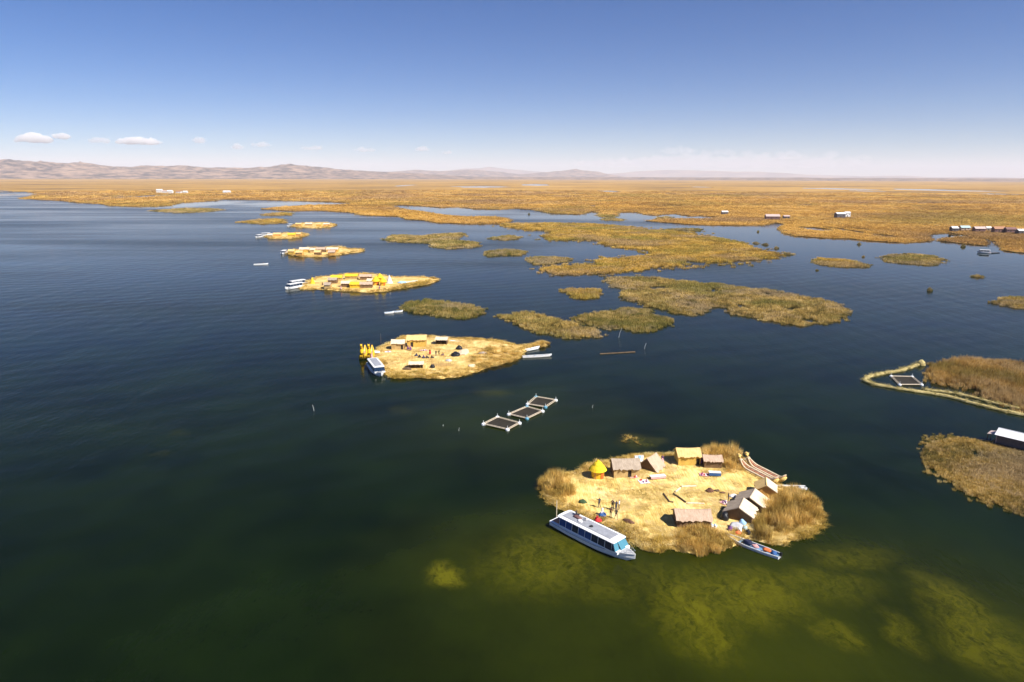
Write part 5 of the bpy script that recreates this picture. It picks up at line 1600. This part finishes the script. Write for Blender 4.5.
lump('tarpaulin', at(376, 352.5, TOP), (2.6, 2.0, .5), 'white_old', 'pale heap at the left tip of the second island', 'heap', 76)
lump('tarpaulin', at(483, 353.5, TOP), (2.4, 1.5, .5), 'deck_grey', 'grey patch of gear on the tail of the second island', 'heap', 77)
lump('tarpaulin', at(464, 352, TOP), (3.0, 7.0, .35), 'boat_cream', 'pale strip of spread reeds across the second island', 'heap', 78)
lump('tarpaulin', at(472, 366, TOP), (2.2, 2.5, .4), 'boat_cream', 'pale patch of spread reeds near the front edge of the second island', 'heap', 79)
A2 = lambda x, y: at(x, y, TOP + .02)
for k, (x, y, po, tp, lw, sk, l) in enumerate([
    (416.5, 355.5, 'sit', 'navy_cloth', 'navy_cloth', 'navy_cloth', 'seated person in navy at the left end of the row on the second island'),
    (419.5, 357, 'sit', 'black_cloth', 'black_cloth', 'black_cloth', 'seated person in black, second in the row on the second island'),
    (423.5, 357.5, 'sit', 'violet_cloth', 'navy_cloth', 'navy_cloth', 'seated person in violet, third in the row on the second island'),
    (427, 357.5, 'sit', 'navy_cloth', 'black_cloth', 'black_cloth', 'seated person fourth in the row on the second island'),
    (432, 357.5, 'sit', 'brown_cloth', 'black_cloth', 'black_cloth', 'seated person in brown, fifth in the row on the second island'),
    (430, 354.5, 'stand', 'red_cloth', 'red_cloth', 'red_cloth', 'person in red standing behind the seated row on the second island'),
    (436, 356, 'stand', 'black_cloth', 'navy_cloth', None, 'person in black standing at the right end of the seated row'),
    (439, 355.5, 'stride', 'green_cloth', 'black_cloth', None, 'person in dark green walking right of the seated row'),
    (443, 355, 'sit', 'maroon', 'maroon', 'maroon', 'seated person in maroon at the far right of the row on the second island'),
    (408, 350, 'stand', 'violet_cloth', 'violet_cloth', 'violet_cloth', 'person in violet between the two huts of the second island'),
    (410.5, 350.5, 'stand', 'pink_cloth', 'violet_cloth', 'violet_cloth', 'person in pink and violet before the tallest hut'),
    (371.8, 358.5, 'stand', 'pink_cloth', 'red_cloth', 'pink_cloth', 'person in pink on the left tip of the second island')]):
    person(A2(x, y), R(-30 + 37 * k), po, tp, lw, l, skirt=sk)
blanket(at(388, 352, TOP), R(10), 1.8, 1.2, ['white_cloth', 'pink_cloth', 'violet_cloth'], 'small white craft blanket before the left pale hut', 31, 4)
blanket(at(424, 350.5, TOP), R(4), 2.4, 1.0, ['pink_cloth', 'white_cloth', 'violet_cloth'], 'pink craft blanket before the tallest hut', 32, 5)
pa, pb = at(371, 362, .6), at(382, 376, .6)
c = (pa + pb) / 2; c.z = 0
tour_boat(c, yaw_of(pa, pb), 13.0, 3.3, 'white tour boat moored at the left tip of the second island', 'window_glass', 6, front='window_glass')
pa, pb = at(477, 341, .4), at(449, 341.5, .4)
c = (pa + pb) / 2; c.z = 0.05
skiff(c, yaw_of(pa, pb), 8.2, 1.5, 'white skiff lying on the back shore of the second island', 'white_paint', 'white_old', motor=False)
pa, pb = at(522, 357, .2), at(552, 355.5, .2)
c = (pa + pb) / 2; c.z = 0
skiff(c, yaw_of(pa, pb), 8.6, 1.4, 'long pale skiff moored under the tail of the second island', 'white_old', 'deck_grey', motor=False)
pa, pb = at(524, 351, .2), at(541, 347.5, .2)
c = (pa + pb) / 2; c.z = .1
skiff(c, yaw_of(pa, pb), 5.5, 1.2, 'small white skiff on the tip of the tail of the second island', 'white_paint', 'white_old', motor=False)
for x, l in ((361, 'left one of the twin yellow dragon-headed reed boats'), (368.3, 'right one of the twin yellow dragon-headed reed boats')):
    c = at(x, 360.5, 0)
    reed_boat(c + Vector((0, 3.6, .1)), R(-86), 7.2, l, ('boat_yellow', 'boat_yellow', 'boat_cream'), 3.3, .5, rise2=2.0)
thicket('reed_thicket', [(468, 360), (485, 347), (512, 347), (520, 352), (515, 361), (495, 366), (475, 369)], 'brown_reed', 'low rough reeds over the tail of the second island', .7, 1.2, .45, seed=31, keep=.8)
thicket('reed_thicket', [(386, 378), (395, 372), (430, 371), (465, 367), (475, 369), (455, 375), (430, 378), (405, 379)], 'bank_reed', 'ragged reeds along the front bank of the second island', .6, 1.0, .3, seed=32, keep=.8)
thicket('reed_thicket', [(528, 346), (540, 341.5), (551, 342.5), (548, 346), (537, 347.5)], 'brown_reed', 'brown reed tuft at the end of the tail of the second island', 1.1, .9, .3, seed=33)

# ---------------------------------------------------------------- third settled island
ISLE_C = [(302, 287.5), (310, 282), (320, 278.5), (335, 276), (350, 274.5), (370, 273.5), (385, 275), (395, 276.5), (405, 277.3), (420, 277.3), (435, 278), (441, 280), (430, 283.5), (415, 287), (400, 288.5), (390, 291),
          (370, 292.8), (350, 292.3), (325, 291), (305, 290)]
floating_island(ISLE_C, 'third floating reed island crowded with yellow huts', 'straw_far', 2.2, .07, 3, straw=0, step=3)
third = [(337, 280.5, 5.2, 'roof_yellow', 'wall_tan', 'leftmost yellow roofed hut on the third island'), (352, 279, 6.0, 'roof_yellow', 'wall_tan', 'rear middle yellow roofed hut on the third island'),
         (356, 287.5, 4.9, 'roof_yellow', 'wall_yellow', 'front yellow hut with yellow walls on the third island'), (366.5, 287.5, 5.5, 'roof_pink', 'wall_brown', 'pinkish hut right of the front yellow hut'),
         (346.5, 286.5, 4.0, 'roof_pale', 'wall_brown', 'pale hut left of the front yellow hut on the third island'), (366, 279.5, 5.5, 'roof_pink', 'wall_brown', 'pink thatched hut at the back of the third island'),
         (333, 283, 4.0, 'roof_grey', 'wall_brown', 'grey low hut below the leftmost yellow roof'), (328, 288, 2.8, 'roof_grey', 'wall_tan', 'small brown hut at the left front of the third island'),
         (372, 284, 4.0, 'roof_pale', 'wall_tan', 'pale roofed hut beside the yellow cone huts')]
for k, (x, y, w, rf, wl, l) in enumerate(third):
    hut(at(x, y, TOP - .05), R(rnd.uniform(-6, 6)), w, 3.2, 1.7, .9, rf, wl, l, seed=40 + k, detail=False)
for x, y, s, l in ((376, 285, 1.35, 'left yellow cone hut on the third island'), (383, 285.5, 1.25, 'right yellow cone hut on the third island'), (380, 281, 1.2, 'rear yellow cone hut on the third island')):
    o = round_hut(at(x, y, TOP - .05), l); o.scale = (s, s, s)
def tipi(loc, h, r, mat, label):
    o = empty('tipi', loc, 0, label, 'tent')
    n = 12
    ring = lambda q, z: [(q * math.cos(2 * math.pi * k / n), q * math.sin(2 * math.pi * k / n), z) for k in range(n)]
    MB().loft([ring(r, -.1), ring(r * .55, h * .45), ring(.05, h)]).build('cover', M[mat], o)
    for k in range(3):
        a = k * 2.1; MB().tube([(.2 * math.cos(a), .2 * math.sin(a), h * .85), (-.25 * math.cos(a), -.25 * math.sin(a), h * 1.2)], .05, 5).build('pole', M['log_brown'], o)
tipi(at(389.5, 283, TOP), 4.0, 1.7, 'white_old', 'white pointed tipi right of the yellow cone huts')
tipi(at(312.5, 283.5, TOP), 3.2, 1.3, 'roof_yellow', 'yellow pointed tipi at the left tip of the third island')
for k, (x, y, m_, l) in enumerate([(322.5, 285.5, 'brown_cloth', 'dark standing person at the left end of the third island'), (341, 289.5, 'pink_cloth', 'person in pink before the pale hut on the third island'), (379.5, 289, 'violet_cloth', 'person in violet before the yellow cone huts')]):
    person(at(x, y, TOP), R(40 * k), 'stand', m_, m_, l, skirt=m_)
lump('tarpaulin', at(402, 283, TOP), (4.5, 3, .9), 'sky_cloth', 'pale blue cover on the tail of the third island', 'cover', 81)
pa, pb = at(402, 283.3, TOP), at(419, 281.3, TOP)
skiff((pa + pb) / 2, yaw_of(pa, pb), 8, 1.6, 'white skiff hauled up on the tail of the third island', 'white_paint', 'white_old', motor=False)
for k, (x0, y0, x1, y1, l) in enumerate([(302, 285.5, 286, 288.5, 'front white tour boat at the left tip of the third island'), (303, 283, 290, 285, 'rear white tour boat at the left tip of the third island')]):
    pa, pb = at(x0, y0, .5), at(x1, y1, .5)
    c = (pa + pb) / 2; c.z = 0
    tour_boat(c, yaw_of(pa, pb), 11, 3.1, l, 'window_glass', 4, 'white_old', front='window_glass')
thicket('reed_thicket', [(392, 290), (400, 283.5), (420, 281), (438, 280), (428, 283.5), (412, 287)], 'bank_reed', 'rough reeds on the tail of the third island', .9, 1.8, .4, seed=34, keep=.8)

# small boats in mid lake
pa, pb = at(254, 264.5, .2), at(268, 264, .2)
c = (pa + pb) / 2; c.z = 0
skiff(c, yaw_of(pa, pb), 8.0, 1.4, 'small white skiff alone left of the fourth settled island', 'white_paint', 'white_old', motor=False)
for k, (x, l) in enumerate(((259, 'person in dark clothes sitting in the lone white skiff'), (263.5, 'person in brown sitting in the lone white skiff'))):
    person(at(x, 264.3, 0) + Vector((0, 0, .35)), R(90), 'sit', ('navy_cloth', 'brown_cloth')[k], 'navy_cloth', l)
pa, pb = at(386, 313, .2), at(392.5, 312.5, .2)
c = (pa + pb) / 2; c.z = 0
skiff(c, yaw_of(pa, pb), 3.6, 1.2, 'tiny white skiff off the left tip of the green lens-shaped reed bed', 'white_paint', 'hull_blue', motor=False)
pa, pb = at(395, 312, .2), at(402, 311.3, .2)
c = (pa + pb) / 2; c.z = 0
skiff(c, yaw_of(pa, pb), 3.6, 1.2, 'pale skiff touching the left tip of the green lens-shaped reed bed', 'white_old', 'hull_blue', motor=False)
# ---------------------------------------------------------------- far settled islands
def far_island(px, label, huts, boats, seed, ordn):
    floating_island(px, label, 'straw_far', 3.2, .06, seed, straw=0, step=2.5)
    for k, (x, y, w, rf, wl, l) in enumerate(huts):
        hut(at(x, y, TOP - .05), R(rnd.uniform(-8, 8)), w, 3.6, 2.0, 1.1, rf, wl, l, seed=60 + seed * 10 + k, detail=False)
    for x0, y0, x1, y1, L, l in boats:
        pa, pb = at(x0, y0, .5), at(x1, y1, .5)
        c = (pa + pb) / 2; c.z = 0
        tour_boat(c, yaw_of(pa, pb), L, 3.2, l, 'window_glass', 4, 'white_old', front='window_glass')
far_island([(282, 254), (290, 250), (310, 247.8), (330, 247), (345, 248), (355, 249.5), (369, 250.2), (366, 252.5), (350, 253.5), (335, 256), (315, 257), (295, 256)], 'fourth floating reed island with a straight thin tail',
    [(292, 254, 4, 'roof_gold', 'wall_gold', 'low golden hut next to the boat of the fourth island'), (305, 252, 6.5, 'roof_pale', 'wall_gold', 'broad pale hut on the left half of the fourth island'),
     (313.5, 252.5, 3.2, 'roof_pale', 'wall_tan', 'narrow tall white hut in the middle of the fourth island'), (321, 252, 6, 'roof_pink', 'wall_brown', 'pink roofed hut right of the middle of the fourth island'),
     (333, 252, 7.5, 'roof_pale', 'wall_orange', 'long pale hut on the right half of the fourth island'), (318, 255, 4, 'roof_gold', 'wall_brown', 'front golden hut on the fourth island'),
     (332, 255, 4.2, 'roof_pink', 'wall_orange', 'front reddish hut on the fourth island'), (300, 255.3, 4.2, 'roof_gold', 'wall_orange', 'front orange hut on the fourth island')],
    [(286, 252, 281.5, 254, 9, 'white tour boat at the left end of the fourth island')], 4, 4)
far_island([(262, 237), (270, 234.5), (285, 233), (297, 233), (308, 235), (300, 237.5), (285, 239), (268, 238.7)], 'fifth floating reed island, short with two white boats',
    [(277.5, 236.5, 6, 'roof_gold', 'wall_orange', 'orange hut on the middle of the fifth island'), (270.5, 237.3, 4, 'roof_pale', 'wall_tan', 'pale hut beside the boats of the fifth island'),
     (292, 236.7, 6, 'roof_yellow', 'wall_gold', 'yellow hut on the right half of the fifth island'), (299, 236.3, 4, 'roof_gold', 'wall_orange', 'small golden hut at the right end of the fifth island')],
    [(263, 236, 254.5, 237.5, 11, 'front white boat at the left end of the fifth island'), (269, 234.7, 261, 235.2, 11, 'rear white boat at the left end of the fifth island')], 5, 5)
far_island([(286, 226), (295, 224), (310, 222.8), (325, 223), (336, 225), (330, 227), (315, 228.3), (298, 228)], 'farthest small floating reed island',
    [(299, 226, 6, 'roof_gold', 'wall_orange', 'golden hut on the left half of the farthest island'), (309, 225.7, 7, 'roof_pale', 'wall_tan', 'white roofed hut in the middle of the farthest island'),
     (319, 226.2, 5, 'roof_gold', 'wall_gold', 'low golden hut right of the middle of the farthest island'), (327, 226, 6, 'roof_pale', 'wall_orange', 'pale hut at the right end of the farthest island')],
    [(293, 225.2, 286.5, 226.2, 11, 'white boat at the left end of the farthest island')], 6, 6)

# ---------------------------------------------------------------- houses on the marsh
def marsh_house(px, py, w, d, wh, rh, roof, wall, label, yaw=0.0, group='houses on the marsh'):
    o = empty('marsh_house', at(px, py, .6), yaw, label, 'house', group)
    z0 = .9
    MB().box((0, 0, .35), (w + 1, d + 1, 1.1)).build('plinth', M['log_brown'], o)
    wb = MB()
    MB().box((0, -d / 2, z0 + wh / 2), (w, .15, wh)).build('front_wall', M[wall], o)
    MB().box((0, d / 2, z0 + wh / 2), (w, .15, wh)).build('back_wall', M[wall], o)
    for sx in (-1, 1):
        MB().loft([[(sx * (w / 2 - .09) + t, y, z) for y, z in ((-d / 2 + .08, z0), (d / 2 - .08, z0), (d / 2 - .08, z0 + wh), (0, z0 + wh + rh - .03), (-d / 2 + .08, z0 + wh))] for t in (-.07, .07)]).build('gable_wall', M[wall], o)
    for sy in (-1, 1):
        MB().slab((-w / 2 - .4, 0, z0 + wh + rh), (w / 2 + .4, 0, z0 + wh + rh), (w / 2 + .4, sy * (d / 2 + .5), z0 + wh - .15), (-w / 2 - .4, sy * (d / 2 + .5), z0 + wh - .15), .1 * sy).build('roof_panel', M[roof], o)
    MB().box((-w * .1, -d / 2 - .09, z0 + .95), (1.0, .06, 1.9)).build('door', M['dark_inside'], o)  # panel coloured like the shade of an open doorway
    for x in (-.36, .25):
        MB().box((x * w, -d / 2 - .09, z0 + wh * .58), (1.1, .06, .9)).build('window', M['window_glass'], o)
    return o
marsh_house(772, 219.5, 16, 7, 3.0, 2.4, 'pink_roof', 'maroon', 'long pink roofed house at the marsh edge', R(-4))
marsh_house(786, 218.8, 7, 5, 2.2, 1.2, 'pink_roof', 'dark_wall', 'small pink hut just right of the long pink roofed house')
marsh_house(839.5, 218.2, 11, 7, 4.6, 1.6, 'metal_sheet', 'dark_wall', 'white roofed house with grey front alone on the marsh', R(6))
marsh_house(846.5, 217.4, 6, 7, 5.2, 1.2, 'metal_sheet', 'white_paint', 'tall white box-like house beside the grey fronted one')
marsh_house(724.5, 214.5, 8, 5, 2.6, 1.6, 'white_old', 'dark_wall', 'small pale roofed house on the shore left of the long pink roof')
marsh_house(953.5, 231.5, 5.5, 5, 2.4, 1.6, 'white_old', 'dark_wall', 'first pale hut at the left end of the hut row')
marsh_house(964, 230.8, 8.5, 5, 2.2, 1.8, 'teal_roof', 'adobe', 'teal roofed hut second in the hut row')
marsh_house(978.5, 231.8, 9.5, 5, 2.2, 1.8, 'pink_roof', 'maroon', 'reddish hut with pale pink roof third in the hut row')
marsh_house(987.5, 231, 4.5, 4.5, 2.0, 1.4, 'white_old', 'adobe', 'narrow pale hut in the middle of the hut row')
marsh_house(998, 232.5, 10, 5, 2.6, 2.0, 'rust_roof', 'maroon', 'orange rust roofed house in the hut row')
marsh_house(1009.5, 232.8, 9, 5, 2.4, 1.8, 'maroon', 'maroon', 'dark red house right of the orange rust roof')
marsh_house(1021, 234, 8, 5, 2.2, 1.4, 'white_paint', 'dark_wall', 'white roofed hut at the right end of the hut row')
for k, (x, y, w, h, rf, l) in enumerate([(160, 193.2, 16, 8, 'metal_sheet', 'leftmost tall white house in the far left cluster'), (165.5, 193.4, 14, 5, 'pink_roof', 'second house with pinkish roof in the far left cluster'), (170.5, 193.6, 14, 6, 'metal_sheet', 'third white house in the far left cluster'),
                                          (179, 193.4, 14, 4, 'rust_roof', 'reddish low house at the right of the far left cluster'), (185.5, 193.4, 12, 4, 'white_old', 'last small pale house right of the far left cluster'),
                                          (227, 193.2, 20, 4, 'metal_sheet', 'lone faint white house on the left marsh')]):
    marsh_house(x, y, w, 9, h, 2.5, rf, 'white_old', l, group='far houses on the left marsh')
# boats before the hut row
pa, pb = at(980, 252.5, .3), at(988, 252.8, .3)
c = (pa + pb) / 2; c.z = 0
tour_boat(c, yaw_of(pb, pa), 8, 2.6, 'white covered boat in the channel before the hut row', 'window_glass', 3, 'white_old', front='window_glass')
pa, pb = at(990, 253, .3), at(999, 252.5, .3)
c = (pa + pb) / 2; c.z = 0
skiff(c, yaw_of(pb, pa), 8.5, 2.0, 'dark skiff right of the white covered boat', 'hull_dark', 'log_brown', motor=False)
